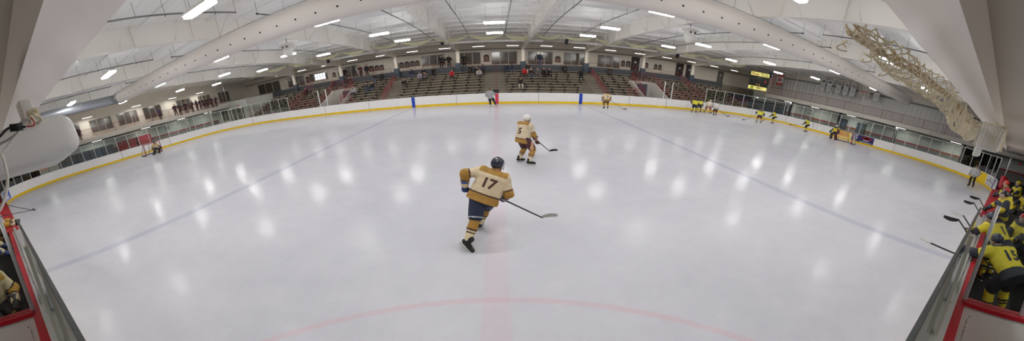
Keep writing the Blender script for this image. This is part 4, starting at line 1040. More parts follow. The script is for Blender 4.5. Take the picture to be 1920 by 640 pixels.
def skater(name,label,cat,loc,rz,j,kt,h=.022,number=None,numcol=None,helmet='cage',group=None,pads=False,stripes=False,skates=True,hemdrop=.15,decal_front=False,gloves=True,helmet_mat=None,numsize=.3,bulk=1.0):
    K=KITS[kt]; s=j.s; t=thing(name,label,cat,loc,rz,group)
    bp=body_prims(j,hands=not gloves); lo,hi=bounds(bp); skin('body',union(bp,.02*s),lo,hi,max(h*.8,.012),M_skin,t)
    # jersey
    jp=[]
    low=j.pel-j.up*.1*s
    for o in(-.09,.09): jp+=[(low+j.r*o*s,j.pel+j.up*.38*s+j.r*o*1.15*s,.155*s*(1.25 if bulk>1 else 1),.145*s)]
    jp.append((low-j.f*.03*s,j.pel+j.up*.3*s,.15*s*(1.25 if bulk>1 else 1),.17*s)); jp.append((j.pel+j.up*.4*s,j.neck-j.up*.02*s,.13*s,.085*s))
    for i in(0,1): jp+=[(j.pel+j.up*.42*s,j.sh[i],.13*s,.115*s),(j.sh[i],j.el[i],.103*s,.08*s),(j.el[i],j.wr[i]-nz(j.wr[i]-j.el[i])*.03*s,.08*s,.068*s)]
    fu=union(jp,.05*s); hem=j.pel-j.up*hemdrop*s
    def jf(P):
        d=fu(P); d=d+.006*s*np.sin(P@A((31,17,9.))/s)*np.sin(P@A((-11,23,27.))/s)
        ta=np.min([limb_t(P,j.el[i],j.wr[i])[1] for i in(0,1)]+[limb_t(P,j.sh[i],j.el[i])[1] for i in(0,1)],axis=0)
        cut=-((P-hem)@j.up); cut=np.where(ta<.12*s,-1,cut); return np.maximum(d,cut)
    def jc(C):
        out=np.zeros(len(C),int); hgt=((C-j.pel)@j.up)/s; lat=((C-j.pel)@j.r)/s
        T=[];D=[]
        for i in(0,1):
            for a,b in((j.sh[i],j.el[i]),(j.el[i],j.wr[i])):
                tt,d=limb_t(C,a,b); T.append(tt); D.append(d-.09*s)
        dt=np.min([f_cone(C,A(p[0]),A(p[1]),p[2],p[3]) for p in jp[:4]],axis=0); D.append(dt-.0); T.append(hgt); D=np.array(D); k=D.argmin(0)
        tor=k==4
        if stripes:
            out=(np.floor((lat+.02)/.05)%2).astype(int)*2
            for q in range(4): m=k==q; out[m]=((np.floor(T[q][m]*5.5)%2)*2).astype(int)
            return out
        hb=-hemdrop+.14; out[tor&(hgt<hb)]=1; out[tor&(hgt>=hb)&(hgt<hb+.03)]=2; out[(hgt>.465)&(np.abs(lat)<.24)&(tor|(T[0]<.2)&(k==0)|(T[2]<.2)&(k==2))]=1
        for q in(0,2): m=k==q; out[m&(T[q]>.72)&(T[q]<.82)]=2; out[m&(T[q]>=.82)]=1
        for q in(1,3): m=k==q; out[m&(T[q]<.42)]=1; out[m&(T[q]>=.42)&(T[q]<.54)]=2
        return out
    lo,hi=bounds(jp); je=skin('jersey',jf,lo,hi,h,K['jersey'] if not stripes else [mat('ref_white',(222,222,226),.8),None or mat('ref_white',(222,222,226),.8),mat('ref_black',(38,38,44),.8)],t,jc)
    if number:
        c=j.pel+j.up*(.24 if hemdrop>.1 else .285)*s; dec=decal(je,number,c-j.f*.05*s if not decal_front else c,(-j.f if not decal_front else j.f),j.up,numsize*s,numcol or K['jersey'][2],'number',je,.035)
    # breeches
    pp=[]
    for i in(0,1): pp+=[(j.hip[i]+j.up*.02*s,j.hip[i]+(j.kn[i]-j.hip[i])*.86,(.135*bulk if not stripes else .115)*s,(.115*bulk if not stripes else .08)*s)]
    pp.append((j.pel-j.r*.06*s,j.pel+j.r*.06*s,.145*bulk*s,.145*bulk*s)); pp.append((j.pel,j.pel+j.up*.12*s,.14*s,.14*s))
    if stripes:
        for i in(0,1): pp.append((j.kn[i],j.an[i]+A((0,0,.04)),.08*s,.065*s))
    lo,hi=bounds(pp)
    def pc(C):
        out=np.zeros(len(C),int)
        if stripes: return out
        for i in(0,1):
            q=j.hip[i]+(j.kn[i]-j.hip[i])*.5; d=(C-q)@j.r*(1 if i else -1); fwd=np.abs((C-q)@j.f); tt,dd=limb_t(C,j.hip[i],j.kn[i]); out[(d>.085*s)&(fwd<.04*s)&(tt>.1)&(dd<.2*s)]=1; out[(tt>.9)&(tt<.94)&(dd<.16*s)]=1
        return out
    skin('breeches' if not stripes else 'trousers',union(pp,.04*s),lo,hi,h,K['pants'] if not stripes else [mat('ref_trousers',(28,28,32),.8)]*2,t,pc)
    for i in(0,1):
        kn,an,fd=j.kn[i],j.an[i],j.fd[i]; d=nz(an-kn)
        if not stripes:
            sp=[(kn+nz(kn-j.hip[i])*.0,kn+d*.18*s,.09*s,.083*s),(kn+d*.18*s,an-d*.04*s,.083*s,.062*s)]
            def sc(C,kn=kn,an=an):
                tt,_=limb_t(C,kn,an); o=np.zeros(len(C),int); o[tt<.42]=1; o[(tt>=.42)&(tt<.5)]=2; o[(tt>.56)&(tt<.62)]=2; return o
            lo,hi=bounds(sp); skin('sock',union(sp,.03*s),lo,hi,h,K['sock'],t,sc)
        if pads:
            up_=nz(kn-an); fx=nz(fd-up_*(fd@up_)); rx=np.cross(fx,up_); Mx=Matrix(np.stack([rx,fx,up_],1).tolist())
            pd=MB(); c=(kn+an)/2+fx*.1*s+up_*.03*s; pd.rbox(c,(.3*s,.13*s,.8*s),.045*s,0,Mx,3); pl=pd.build('leg_pad',mat(kt+'_pad',(58,46,46) if 'cream' in kt else (64,56,60),.6),t)
            m2=MB(); m2.rbox(c+up_*.2*s+fx*.02*s,(.25*s,.12*s,.1*s),.03*s,0,Mx,2); m2.rbox(c-up_*.1*s+fx*.02*s,(.25*s,.12*s,.1*s),.03*s,0,Mx,2); m2.build('pad_roll',mat(kt+'_padroll',(92,78,74),.6),pl)
        if skates:
            up_=nz(kn-an)*.6+A((0,0,.4)); up_=nz(up_-fd*(up_@fd)); rx=np.cross(fd,up_)
            bp2=[(an+up_*.08*s,an-up_*.01*s,.058*s,.055*s),(an-up_*.02*s-fd*.035*s,an-up_*.03*s+fd*.1*s,.05*s,.045*s),(an-up_*.03*s+fd*.08*s,an-up_*.042*s+fd*.165*s,.045*s,.04*s)]
            lo,hi=bounds(bp2); sk=skin('skate',union(bp2,.02*s),lo,hi,min(h,.014) if h<.02 else h*.8,[K['skate']],t)
            Mx=Matrix(np.stack([fd,rx,up_],1).tolist())
            MB().rbox(an-up_*.085*s+fd*.06*s,(.25*s,.022*s,.03*s),.008*s,0,Mx).rbox(an-up_*.07*s-fd*.01*s,(.06*s,.03*s,.03*s),.006*s,0,Mx).rbox(an-up_*.07*s+fd*.13*s,(.06*s,.03*s,.03*s),.006*s,0,Mx).build('blade_holder',M_holder,sk)
            MB().rbox(an-up_*.104*s+fd*.06*s,(.28*s,.005*s,.022*s),.001,0,Mx,1).build('blade',M_blade,sk)
            if h<.016:
                lc=MB()
                for q in range(5): p0=an+fd*(.03+.025*q)*s+up_*(.05-.014*q)*s; lc.cyl(p0-rx*.03*s+fd*.014*s,p0+rx*.03*s+fd*.014*s,.005*s,n=5)
                lc.build('laces',mat('lace_white',(210,210,206),.8),sk)
        if gloves:
            wr,el=j.wr[i],j.el[i]; d=nz(wr-el)
            if pads:
                n=np.cross(d,j.r); n=nz(n); sd=np.cross(n,d); Mx=Matrix(np.stack([sd,n,d],1).tolist())
                if i==0: gp=[(wr+d*.05*s,A((.12,.07,.15))*s,np.stack([sd,n,d],1)),(wr-d*.03*s,wr-d*.12*s,.075*s,.085*s)]
                else: gp=[(wr-d*.06*s,wr+d*.05*s,.08*s,.08*s)]+[(a,b,r1*1.4,r2*1.4) for a,b,r1,r2 in hand_prims(j,i,None,1.5)[1:]]
                lo,hi=bounds(gp); skin('catch_glove' if i==0 else 'blocker',union(gp,.02*s),lo,hi,h,K['glove'],t)
                if i==1: MB().rbox(wr+d*.02*s+n*.06*s,(.2*s,.04*s,.34*s),.015*s,0,Mx).build('blocker_board',K['glove'][1],t)
            else:
                gp=[(wr-d*.1*s,wr-d*.0*s,.074*s,.058*s)]+[(a,b,r1*1.25,r2*1.25) for a,b,r1,r2 in hand_prims(j,i,None,1.35)]
                lo,hi=bounds(gp)
                def gc(C,wr=wr,d=d): return (((C-wr)@d)<-.035*s).astype(int)
                skin('glove',union(gp,.012*s),lo,hi,min(h*.7,.014),K['glove'],t,gc)
    # helmet
    H,R=j.head,j.HR; hr,hf,hu=R[:,0],R[:,1],R[:,2]; hm=helmet_mat or K['helmet']
    if helmet in('cage','visor','mask'):
        e=[(H+hu*.035*s-hf*.008*s,A((.103,.128,.118))*s,R)]; fe=union(e,.01)
        inner=[(H+hu*.02*s,A((.084,.104,.1))*s,R)]; fi=union(inner,.01)
        def hfn(P):
            Q=(P-H)@R; d=fe(P)+.004*s*np.sin(Q[:,0]*60/s); d=np.maximum(d,-fi(P))
            lim=np.where(Q[:,1]>.03*s,.045*s,-.075*s+np.clip(-Q[:,1]*.1,-.02,.02)); 
            if helmet=='mask': lim=-.1*s
            return np.maximum(d,lim-Q[:,2])
        lo,hi=bounds(e); he=skin('helmet' if helmet!='mask' else 'goalie_mask',hfn,lo,hi,max(.011,h*.6),[hm],t)
        cg=MB(); r_=.0035*s if h<.03 else .006*s
        def fp(a,v,rad=.128): return H+(hr*math.sin(a)*.1+hf*math.cos(a)*rad)*s+hu*v*s
        if helmet=='visor':
            V=[];n=12
            for k in range(n+1):
                a=-1.25+2.5*k/n; V+=[tuple(fp(a,.05,.132)),tuple(fp(a,-.045,.125))]
            cg.add(V,[(2*k,2*k+2,2*k+3,2*k+1) for k in range(n)],0,True); cg.build('visor',glassmat('visor_clear'),he)
        else:
            for v in (.045,.015,-.015,-.045,-.075,-.1): cg.tube([fp(-1.35+2.7*k/10,v,.13-max(0,-v)*.1) for k in range(11)],r_,5)
            for a in(-1.1,-.7,-.35,0,.35,.7,1.1): cg.tube([fp(a,.05,.13),fp(a,-.03,.128),fp(a,-.1,.119)],r_,5)
            cg.build('face_cage',M_cage,he)
        if h<.018:
            st=MB(); st.tube([H+hr*.09*s-hu*.04*s,H+hr*.05*s-hu*.12*s+hf*.03*s,H-hu*.135*s+hf*.05*s,H-hr*.05*s-hu*.12*s+hf*.03*s,H-hr*.09*s-hu*.04*s],.006*s,5); st.build('chin_strap',M_black,he)
    elif helmet=='cap':
        e=[(H+hu*.05*s,A((.09,.108,.085))*s,R),(H+hu*.045*s+hf*.07*s,A((.07,.1,.012))*s,R)]; lo,hi=bounds(e); fe=union(e,.01)
        skin('cap',lambda P: np.maximum(fe(P),.02*s-((P-H)@hu)),lo,hi,max(.012,h*.6),[hm],t)
    return t
def stick(label,top,heel,bdir,group=None,blade=(28,28,30),tape=None,curve=1,shaft=(40,40,42),flat=(0,0,1)):
    top,heel=A(top),A(heel); d=nz(heel-top); t=thing('hockey_stick',label,'hockey stick',tuple(top),0,group); L=np.linalg.norm(heel-top)
    a=nz(np.cross(d,bdir)); b=np.cross(a,d); Mx=Matrix(np.stack([a,b,d],1).tolist())
    MB().rbox(d*L/2,(.02,.028,L),.005,0,Mx,1).build('shaft',mat('stick_shaft_%d_%d_%d'%shaft,shaft,.4),t)
    MB().rbox(d*.09,(.024,.032,.18),.006,0,Mx,1).rbox(d*.005,(.03,.036,.025),.008,0,Mx,1).build('grip_tape',mat('white_tape',(214,212,206),.8),t)
    bd=nz(bdir); nn=nz(np.cross(bd,flat)); up=np.cross(nn,bd); up=up if up@(-d)>0 else -up
    V=[];n=8
    for k in range(n+1):
        u=k/n; p=d*L+bd*(.3*u-.015)+nn*curve*.03*u*u; hh=.028+.012*math.sin(PI*min(1,u*1.1))*1.2+.008*u; hh=hh*(1 if u<.93 else .8)
        for w,z in((-.004,-.0),(.004,-.0),(.004,2*hh*.95),(-.004,2*hh*.95)): V.append(p+nn*w+up*(z-.0))
    F=[(k*4+q,k*4+(q+1)%4,(k+1)*4+(q+1)%4,(k+1)*4+q) for k in range(n) for q in range(4)]+[(3,2,1,0),tuple(n*4+q for q in range(4))]
    bl=MB().add(V,F); o=bl.build('blade',mat('stick_blade_%d_%d_%d'%tuple(tape or blade),tape or blade,.6),t)
    if tape is None and blade[0]<60: pass
    return t
# ------------------------------------------------------------------ players and officials on the ice
def players():
    brown=mat('number_brown',(72,46,40),.8); navy=mat('number_navy',(36,40,60),.8)
    # number 17, striding away from the camera
    o=A((-.1,-9.9,0))
    j=pose(pel=A((-.2,-9.93,.84))-o,up=A((.38,.3,.87)),right=A((.86,-.22,-.42)),feet=(A((-.46,-10.35,.16))-o,A((-.3,-9.62,.115))-o),fdir=(A((.62,-.3,-.62)),A((.3,1,0))),
        hands=(A((-.5,-9.8,1.03))-o,A((.15,-9.72,.73))-o),knee=((.9,.1,.1),(.2,1,.2)),elbow=((-1,-.2,-.35),(.35,-.6,-.5)),look=(.62,.75,-.15),s=1.0)
    skater('hockey_player','player in cream and gold jersey number 17 striding away with navy breeches and helmet','hockey player',tuple(o),0,j,'cream_navy',.0125,'17',brown,'cage',numsize=.25,hemdrop=.075,bulk=1.1)
    stick('dark stick with pale blade held low by the striding player number 17',A((-.08,-9.82,.88)),A((.86,-9.42,.1)),(1,.12,.06),None,(168,166,160),None)
    # number 5, standing with stick out to the right
    o=A((.86,-5.35,0))
    j=pose(pel=A((.8,-5.3,.9))-o,up=A((.17,.12,.96)),right=A((.62,-.78,0)),feet=(A((.7,-5.1,.115))-o,A((.98,-5.48,.115))-o),fdir=(A((.9,.25,0)),A((.92,-.1,0))),
        hands=(A((1.25,-5.0,.86))-o,A((1.22,-5.32,.8))-o),knee=((.8,.4,.1),(.8,.2,.1)),elbow=((-.6,.3,-.2),(-.4,-.9,-.3)),look=(.85,.35,-.3),s=1.02,hips=.12)
    skater('hockey_player','player in cream jersey number 5 with white helmet and maroon breeches standing near centre','hockey player',tuple(o),0,j,'cream_maroon',.0145,'5',brown,'cage',numsize=.27)
    stick('black stick reaching right from the gloves of player number 5',A((1.1,-5.25,.95)),A((1.8,-4.3,.14)),(.95,.3,.02),None,(30,30,32),None)
    # far figures: local poses, facing +y before turning
    def std(bend=.35,spread=.2,hand=((-.28,.38,.85),(.25,.45,.75)),**k):
        a=dict(pel=(0,-.08,.86),up=(0,bend,1),feet=((-spread,0,.115),(spread,.05,.115)),hands=hand); a.update(k); return pose(**a)
    R=math.radians
    skater('hockey_player','cream jersey number 3 player standing by the far boards with his back turned','hockey player',(8.9,11.0,0),R(0),std(.22,.17,((-.33,.12,.8),(.36,.18,.82)),fdir=((-.1,1,0),(.25,1,0)),look=(.3,1,-.3)),'cream_maroon',.024,'3',brown,'visor',helmet_mat=KITS['cream_dark']['helmet'],numsize=.3)
    stick('thin dark stick of the far player number 3 pointing right along the ice',(9.2,11.15,.86),(10.35,10.7,.05),(1,-.3,0))
    skater('official','person in light grey sweater and black cap skating before the far boards, leaning left','person',(-.5,11.95,0),R(-25),pose(pel=(-.02,0,.9),up=(-.2,.12,1),feet=((-.08,-.1,.115),(.42,.05,.115)),fdir=((0,1,0),(.3,1,0)),hands=((-.25,.12,1.02),(.2,.28,1.08)),look=(.4,1,-.1),s=.98),'white_dark',.024,None,None,'cap',stripes=False,helmet_mat=M_black,gloves=False) if False else None
    grey=mat('grey_sweater',(150,150,152),.85)
    KITS['grey_man']=dict(jersey=[grey,grey,grey],pants=[mat('black_trousers',(30,30,34),.8)]*2,sock=[mat('black_trousers',(30,30,34),.8)]*3,glove=[grey,grey],helmet=M_black,skate=mat('pale_skate',(190,190,190),.5))
    skater('official','person in light grey sweater and black cap skating before the far boards','person',(-.45,11.95,0),R(-20),pose(pel=(-.05,0,.9),up=(-.2,.12,1),feet=((-.05,-.1,.115),(.42,.1,.115)),fdir=((0,1,0),(.4,1,0)),hands=((-.2,.16,1.0),(.2,.28,1.08)),look=(.3,1,-.05),s=.98),'grey_man',.024,None,None,'cap',gloves=False)
    skater('official','striped official with dark trousers standing in the near right corner','person',(21.95,-13.05,0),R(70),pose(pel=(0,-.02,.94),up=(0,.1,1),feet=((-.2,.05,.115),(.16,-.05,.115)),fdir=((-.2,1,0),(.2,1,0)),hands=((-.3,.15,.92),(.3,.15,.9)),look=(-.3,1,-.1)),'white_dark',.02,None,None,'visor',stripes=True,gloves=False,helmet_mat=mat('black_helmet',(28,28,30),.3))
    # knot of four in the far right corner
    skater('hockey_player','yellow jersey player in navy breeches leaning into a team mate, nearest of the far pair','hockey player',(18.35,12.1,0),R(-50),std(.5,.2,((-.4,.3,.95),(.2,.5,.9)),look=(0,1,-.4)),'yellow_navy',.026,None,None,'cage')
    skater('hockey_player','yellow jersey player bent over against the far boards, farther of the far pair','hockey player',(19.35,12.75,0),R(-40),std(.8,.2,((-.2,.5,.8),(.3,.5,.75)),look=(0,1,-.5)),'yellow_navy',.026,None,None,'cage')
    skater('hockey_player','white jersey player in red breeches and white helmet by the far right boards','hockey player',(20.6,12.9,0),R(-60),std(.75,.34,((-.1,.55,.8),(.3,.5,.8)),look=(0,1,-.4)),'white_red',.026,None,None,'cage')
    skater('hockey_player','pale jersey player in dark breeches gliding away from the far right knot','hockey player',(20.1,10.9,0),R(-25),std(.35,.14,((-.42,.2,.95),(.25,.4,.8)),look=(-.3,1,-.3),feet=((-.18,-.25,.115),(.12,.1,.115))),'white_dark',.026,None,None,'cage')
    stick('thin stick of the pale player leaving the far right knot',(20.4,11.1,.85),(21.5,10.7,.05),(1,-.2,0))
    skater('hockey_player','yellow jersey player in maroon breeches facing the right corner glass','hockey player',(23.3,7.85,0),R(-50),std(.3,.22,((-.45,.15,.95),(.35,.3,.9)),look=(0,1,-.2)),'yellow_maroon',.024,None,None,'cage')
    skater('hockey_player','yellow jersey player in dark breeches bending sideways near the right end boards','hockey player',(26.4,8.7,0),R(40),std(.45,.15,((-.3,.4,.85),(.1,.5,.8)),look=(0,1,-.4)),'yellow_black',.024,None,None,'cage')
    skater('hockey_player','yellow jersey player skating with stick out before the right goal','hockey player',(26.7,4.4,0),R(10),std(.4,.2,((-.4,.25,.9),(.1,.45,.85)),look=(-.4,1,-.2),feet=((-.25,-.2,.115),(.18,.15,.115))),'yellow_black',.024,None,None,'cage')
    stick('stick held out left by the yellow player before the right goal',(26.95,4.7,.95),(25.75,5.6,.42),(-1,.5,.1))
    stick('short stick held by the yellow player bending near the right end boards',(26.2,8.95,.9),(25.6,9.5,.08),(-.9,.5,0))
    stick('stick of the yellow player in maroon breeches, low to the ice',(23.0,8.1,.95),(22.0,8.5,.08),(-1,.2,0))
    # goalies
    skater('goalkeeper','goalkeeper in cream jersey and dark leg pads crouched before the left goal','goalkeeper',(-26.35,-.1,0),R(-80),pose(pel=(0,-.12,.66),up=(0,.6,1),feet=((-.3,0,.115),(.3,0,.115)),fdir=((-.3,1,0),(.3,1,0)),hands=((-.45,.3,.62),(.42,.35,.62)),knee=((-.2,1,.2),(.2,1,.2)),look=(0,1,-.1)),'cream_dark',.024,None,None,'mask',pads=True)
    stick('goalkeeper stick held before the left goal',(-26.1,-.5,.78),(-25.75,-.3,.06),(.2,1,0),None,(60,50,46))
    skater('goalkeeper','goalkeeper in yellow jersey and white mask standing tall at the right goal','goalkeeper',(27.2,1.25,0),R(95),pose(pel=(0,-.1,.84),up=(0,.3,1),feet=((-.24,0,.115),(.24,.05,.115)),fdir=((-.2,1,0),(.2,1,0)),hands=((-.4,.3,.85),(.4,.3,.85)),look=(.2,1,-.2)),'yellow_navy',.024,None,None,'mask',pads=True,helmet_mat=mat('white_mask',(226,226,224),.35))
    stick('goalkeeper stick leaning at the right goal',(26.9,1.6,.85),(26.6,1.3,.06),(-.3,-1,0),None,(60,50,46))
players()
# ------------------------------------------------------------------ spectators
def crowd():
    SK=[mat('skin',(196,150,124),.55),mat('skin_dark',(120,84,66),.55)]
    protos={}
    def proto(kind):
        # local frame: facing -y (toward the ice); seat height .43 or feet on z=0
        sit=kind.startswith('sit')
        if sit:
            lean={'sit_up':-.1,'sit_lean':-.45,'sit_cross':-.22}[kind]; hz={'sit_up':((.14,-.42,.52),(-.14,-.42,.52)),'sit_lean':((.05,-.5,.62),(-.05,-.5,.6)),'sit_cross':((.08,-.24,.66),(-.08,-.25,.64))}[kind]
            j=pose(pel=(0,0,.53),up=(0,lean,1),right=(-1,0,0),feet=((.15,-.5,.09),(-.15,-.46,.09)),fdir=((.15,-1,0),(-.15,-1,0)),hands=hz,knee=((.1,-.5,1),(-.1,-.5,1)),elbow=((1,.3,-.4),(-1,.3,-.4)),look=(0,-1,-.12),s=.98,shw=.18)
        else:
            hz={'stand':((.27,-.1,.85),(-.27,-.1,.85)),'stand_rail':((.2,-.4,1.05),(-.2,-.4,1.05)),'stand_pocket':((.22,-.14,.98),(-.22,-.14,.98))}[kind]
            j=pose(pel=(0,0,.95),up=(0,-.2 if kind=='stand_rail' else -.03,1),right=(-1,0,0),feet=((.13,-.02,.09),(-.13,.03,.09)),fdir=((.2,-1,0),(-.2,-1,0)),hands=hz,knee=((0,-1,0),(0,-1,0)),elbow=((1,.6,-.2),(-1,.6,-.2)),look=(0,-1,-.15),s=.98,shw=.18)
        t=link(kind,None); h=.026
        bp=body_prims(j); lo,hi=bounds(bp); skin('body',union(bp,.02),lo,hi,.02,SK[0],t)
        jp=[(j.pel+j.up*.0,j.pel+j.up*.38,.15,.15),(j.pel+j.up*.42,j.neck-j.up*.01,.11,.07)]
        for o in(-.07,.07): jp.append((j.pel+j.r*o,j.pel+j.up*.38+j.r*o*1.2,.13,.125))
        for i in(0,1): jp+=[(j.pel+j.up*.42,j.sh[i],.1,.085),(j.sh[i],j.el[i],.078,.066),(j.el[i],j.wr[i]-nz(j.wr[i]-j.el[i])*.02,.064,.05)]
        lo,hi=bounds(jp); skin('jacket',union(jp,.04),lo,hi,h,M_dark,t)
        pp=[(j.pel-j.r*.05,j.pel+j.r*.05,.135,.135)]
        for i in(0,1): pp+=[(j.hip[i],j.kn[i],.1,.075),(j.kn[i],j.an[i]+A((0,0,.02)),.072,.058)]
        lo,hi=bounds(pp); skin('trousers',union(pp,.03),lo,hi,h,M_dark,t)
        for i in(0,1):
            sp=[(j.an[i]-A((0,0,.03))-j.fd[i]*.03,j.an[i]-A((0,0,.045))+j.fd[i]*.14,.045,.038)]; lo,hi=bounds(sp); skin('shoe',union(sp,.01),lo,hi,.02,M_black,t)
        H,R=j.head,j.HR; hu=R[:,2]; hf=R[:,1]
        e=[(H+hu*.03-hf*.014,A((.086,.104,.112)),R)]; fe=union(e,.01)
        lo,hi=bounds(e); skin('hair',lambda P: np.maximum(fe(P),np.where(((P-H)@hf)>.02,.055,-.05)-((P-H)@hu)),lo,hi,.02,M_hairb,t)
        protos[kind]=t
        return t
    for k in('sit_up','sit_lean','sit_cross','stand','stand_rail','stand_pocket'): proto(k)
    used=set()
    def person(kind,loc,label,jac,tro,hair=(44,34,28),rz=0,cap=False,dark=False,longhair=False):
        p=protos[kind]
        if kind in used: t=dup(p,loc,rz)
        else: t=p; t.location=loc; t.rotation_euler=(0,0,rz); used.add(kind)
        t.name='spectator'; tag(t,label,'person',None)
        for c in t.children:
            b=c.name.split('.')[0]; m={'body':SK[1] if dark else SK[0],'jacket':mat('cloth_%d_%d_%d'%jac,jac,.8),'trousers':mat('cloth_%d_%d_%d'%tro,tro,.8),'hair':mat('hair_%d_%d_%d'%hair,hair,.7),'shoe':M_black}[b]
            c.material_slots[0].link='OBJECT'; c.material_slots[0].material=m
            if b=='hair' and cap: c.name='cap'
        return t
    BK=(30,30,34); NV=(34,42,60); GY=(92,90,92); DK=(46,42,42); JN=(86,98,122); LG=(178,176,176); MR=(96,36,44); RD=(176,34,44); KH=(204,200,192); BL=(30,28,28)
    def seat(x,row): return (x,row_y(row)+.0,row_z(row)-.43+.0)
    S=[('sit_lean',-9.45,4,DK,GY,'spectator in dark top and grey jeans alone low beside left aisle'),
       ('sit_cross',-9.3,8,NV,JN,'hooded navy spectator on top row by the left aisle'),
       ('sit_up',-8.1,6,(150,146,160),GY,'spectator in pale lilac hooded top, right neighbour in dark grey'),
       ('sit_lean',-7.4,6,GY,DK,'spectator in dark grey top beside the pale lilac hooded one'),
       ('sit_cross',-7.95,8,BK,DK,'black clad spectator on the top row behind the lilac hooded one'),
       ('sit_up',-6.85,8,BL,BK,'black clad spectator with long dark hair on the top row'),
       ('sit_up',-4.65,6,RD,BK,'spectator in bright red jacket and black trousers left of the centre aisle'),
       ('sit_lean',-2.7,8,DK,BK,'dark clad spectator bending forward on the top row left of centre aisle'),
       ('sit_up',-1.4,8,(54,46,62),BK,'purple-black clad spectator at the end of the top row by centre aisle'),
       ('sit_cross',-2.05,7,BK,DK,'dark clad spectator just below the end of the top row by centre aisle'),
       ('sit_lean',-1.8,6,LG,GY,'spectator in light grey hooded top at the edge of centre aisle'),
       ('sit_up',1.1,8,NV,NV,'navy clad spectator first on the top row right of centre aisle'),
       ('sit_lean',1.65,8,(40,48,66),JN,'spectator in navy top and pale jeans second right of centre aisle'),
       ('sit_up',3.5,8,DK,LG,'spectator in dark top behind the red shirted one right of the centre aisle'),
       ('sit_up',2.95,6,RD,BK,'spectator in red sports shirt at the left end of a group of five'),
       ('sit_lean',3.65,6,(70,58,52),JN,'brown topped fair haired spectator in jeans beside the red shirted one'),
       ('sit_cross',4.3,6,GY,GY,'grey clad spectator in the middle of the group of five'),
       ('sit_up',4.95,6,BL,BK,'black clad spectator fourth in the group of five'),
       ('sit_lean',5.5,6,(36,36,40),BL,'black clad spectator at the right end of the group of five'),
       ('sit_up',2.3,2,(62,40,46),KH,'spectator in dark maroon top and white trousers sitting alone low down'),
       ('sit_cross',7.45,8,BK,BK,'black clad spectator alone on the top row below the right-centre windows'),
       ('sit_up',9.0,6,BK,NV,'black clad spectator at the block edge beside the right aisle'),
       ('sit_cross',12.75,8,DK,DK,'dark clad spectator on the top row right of the right aisle'),
       ('sit_lean',15.8,8,BK,BK,'black clad spectator on the top row near the maroon door'),
       ('sit_cross',-17.0,8,BK,DK,'dark clad spectator sitting above the left stairway'),
       ('sit_lean',-13.7,8,DK,JN,'spectator in dark top and grey-blue jeans on the top row left of left aisle'),
       ('sit_up',-12.9,8,BK,BK,'black clad spectator on the top row beside the left aisle column'),
       ('sit_lean',-13.75,4,(70,74,86),JN,'fair haired spectator in jeans, left of a pair in the middle rows'),
       ('sit_up',-13.1,4,(44,42,48),JN,'blonde spectator in jeans, right of a pair in the middle rows'),
       ('sit_lean',-15.0,3,(186,188,190),GY,'spectator in white cap and pale grey jacket next to the left stairway'),
       ('sit_up',-19.4,8,(84,44,50),DK,'maroon clad spectator on the top row left of the left stairway'),
       ('sit_cross',-22.5,6,BK,DK,'dark clad spectator alone in the leftmost block')]
    rg=random.Random(3)
    for kind,x,row,j,tr,lab in S:
        hair=(178,146,96) if ('fair' in lab or 'blonde' in lab) else (226,226,226) if 'white cap' in lab else rg.choice([(44,34,28),(60,46,36),(34,30,30),(90,72,58)])
        person(kind,seat(x,row),lab,j,tr,hair,rg.uniform(-.25,.25)+math.atan2(-x,30)*-.4,'white cap' in lab,rg.random()<.12)
    z=3.7
    ST=[('stand_rail',-6.05,23.1,BK,BK,'black clad person standing on the upper concourse, arms to the rail, left of centre'),('stand_pocket',-5.2,23.1,BL,BK,'black clad fair haired person standing beside the column left of centre'),
        ('stand_rail',-3.5,23.15,DK,BK,'dark clad person standing on the concourse right of the column left of centre'),('stand',4.9,23.2,NV,JN,'tall person in navy top and jeans standing before the centre windows'),
        ('stand_pocket',-18.0,23.1,BK,BK,'dark clad person standing on the concourse above the left stairway'),('stand_rail',-15.85,23.1,(70,34,40),BK,'dark red sleeved person standing before the maroon notices, left of two'),('stand',-15.05,23.1,BK,DK,'black clad person standing before the maroon notices, right of two')]
    for kind,x,y,j,tr,lab in ST: person(kind,(x,y,z),lab,j,tr,(150,118,76) if 'fair' in lab else (40,32,28),0)
    xs=[(-33.7,8.5),(-33.75,9.2),(-33.65,10.1),(-33.7,11.2),(-33.75,12.05),(-33.65,12.7),(-33.7,13.35),(-33.75,13.9),(-33.65,14.6),(-33.7,15.4)]
    cl=[(40,38,46),(52,44,44),(30,30,34),(60,54,56),(34,38,52),(30,28,30),(70,60,58),(36,34,40),(44,36,36),(58,60,70)]
    for i,((x,y),c) in enumerate(zip(xs,cl)):
        person(['stand_rail','stand','stand_pocket'][i%3],(x,y,3.43),'dark clad person at the left walkway railing, %s in the row from the camera side'%ORD[i+1],c,BK,(36,30,28),PI/2+rg.uniform(-.4,.4))
    person('stand_pocket',(-34.2,-4.3,3.43),'dark clad person standing apart on the left walkway beside the end windows',(40,38,42),BK,(36,30,28),PI/2)
    person('stand',(-34.3,6.5,3.43),'person in blue-grey top on the left walkway before the windows',(58,76,108),BK,(36,30,28),PI/2+.3)
    for k,o in protos.items():
        if k not in used:
            for c in list(o.children): bpy.data.objects.remove(c)
            bpy.data.objects.remove(o)
crowd()
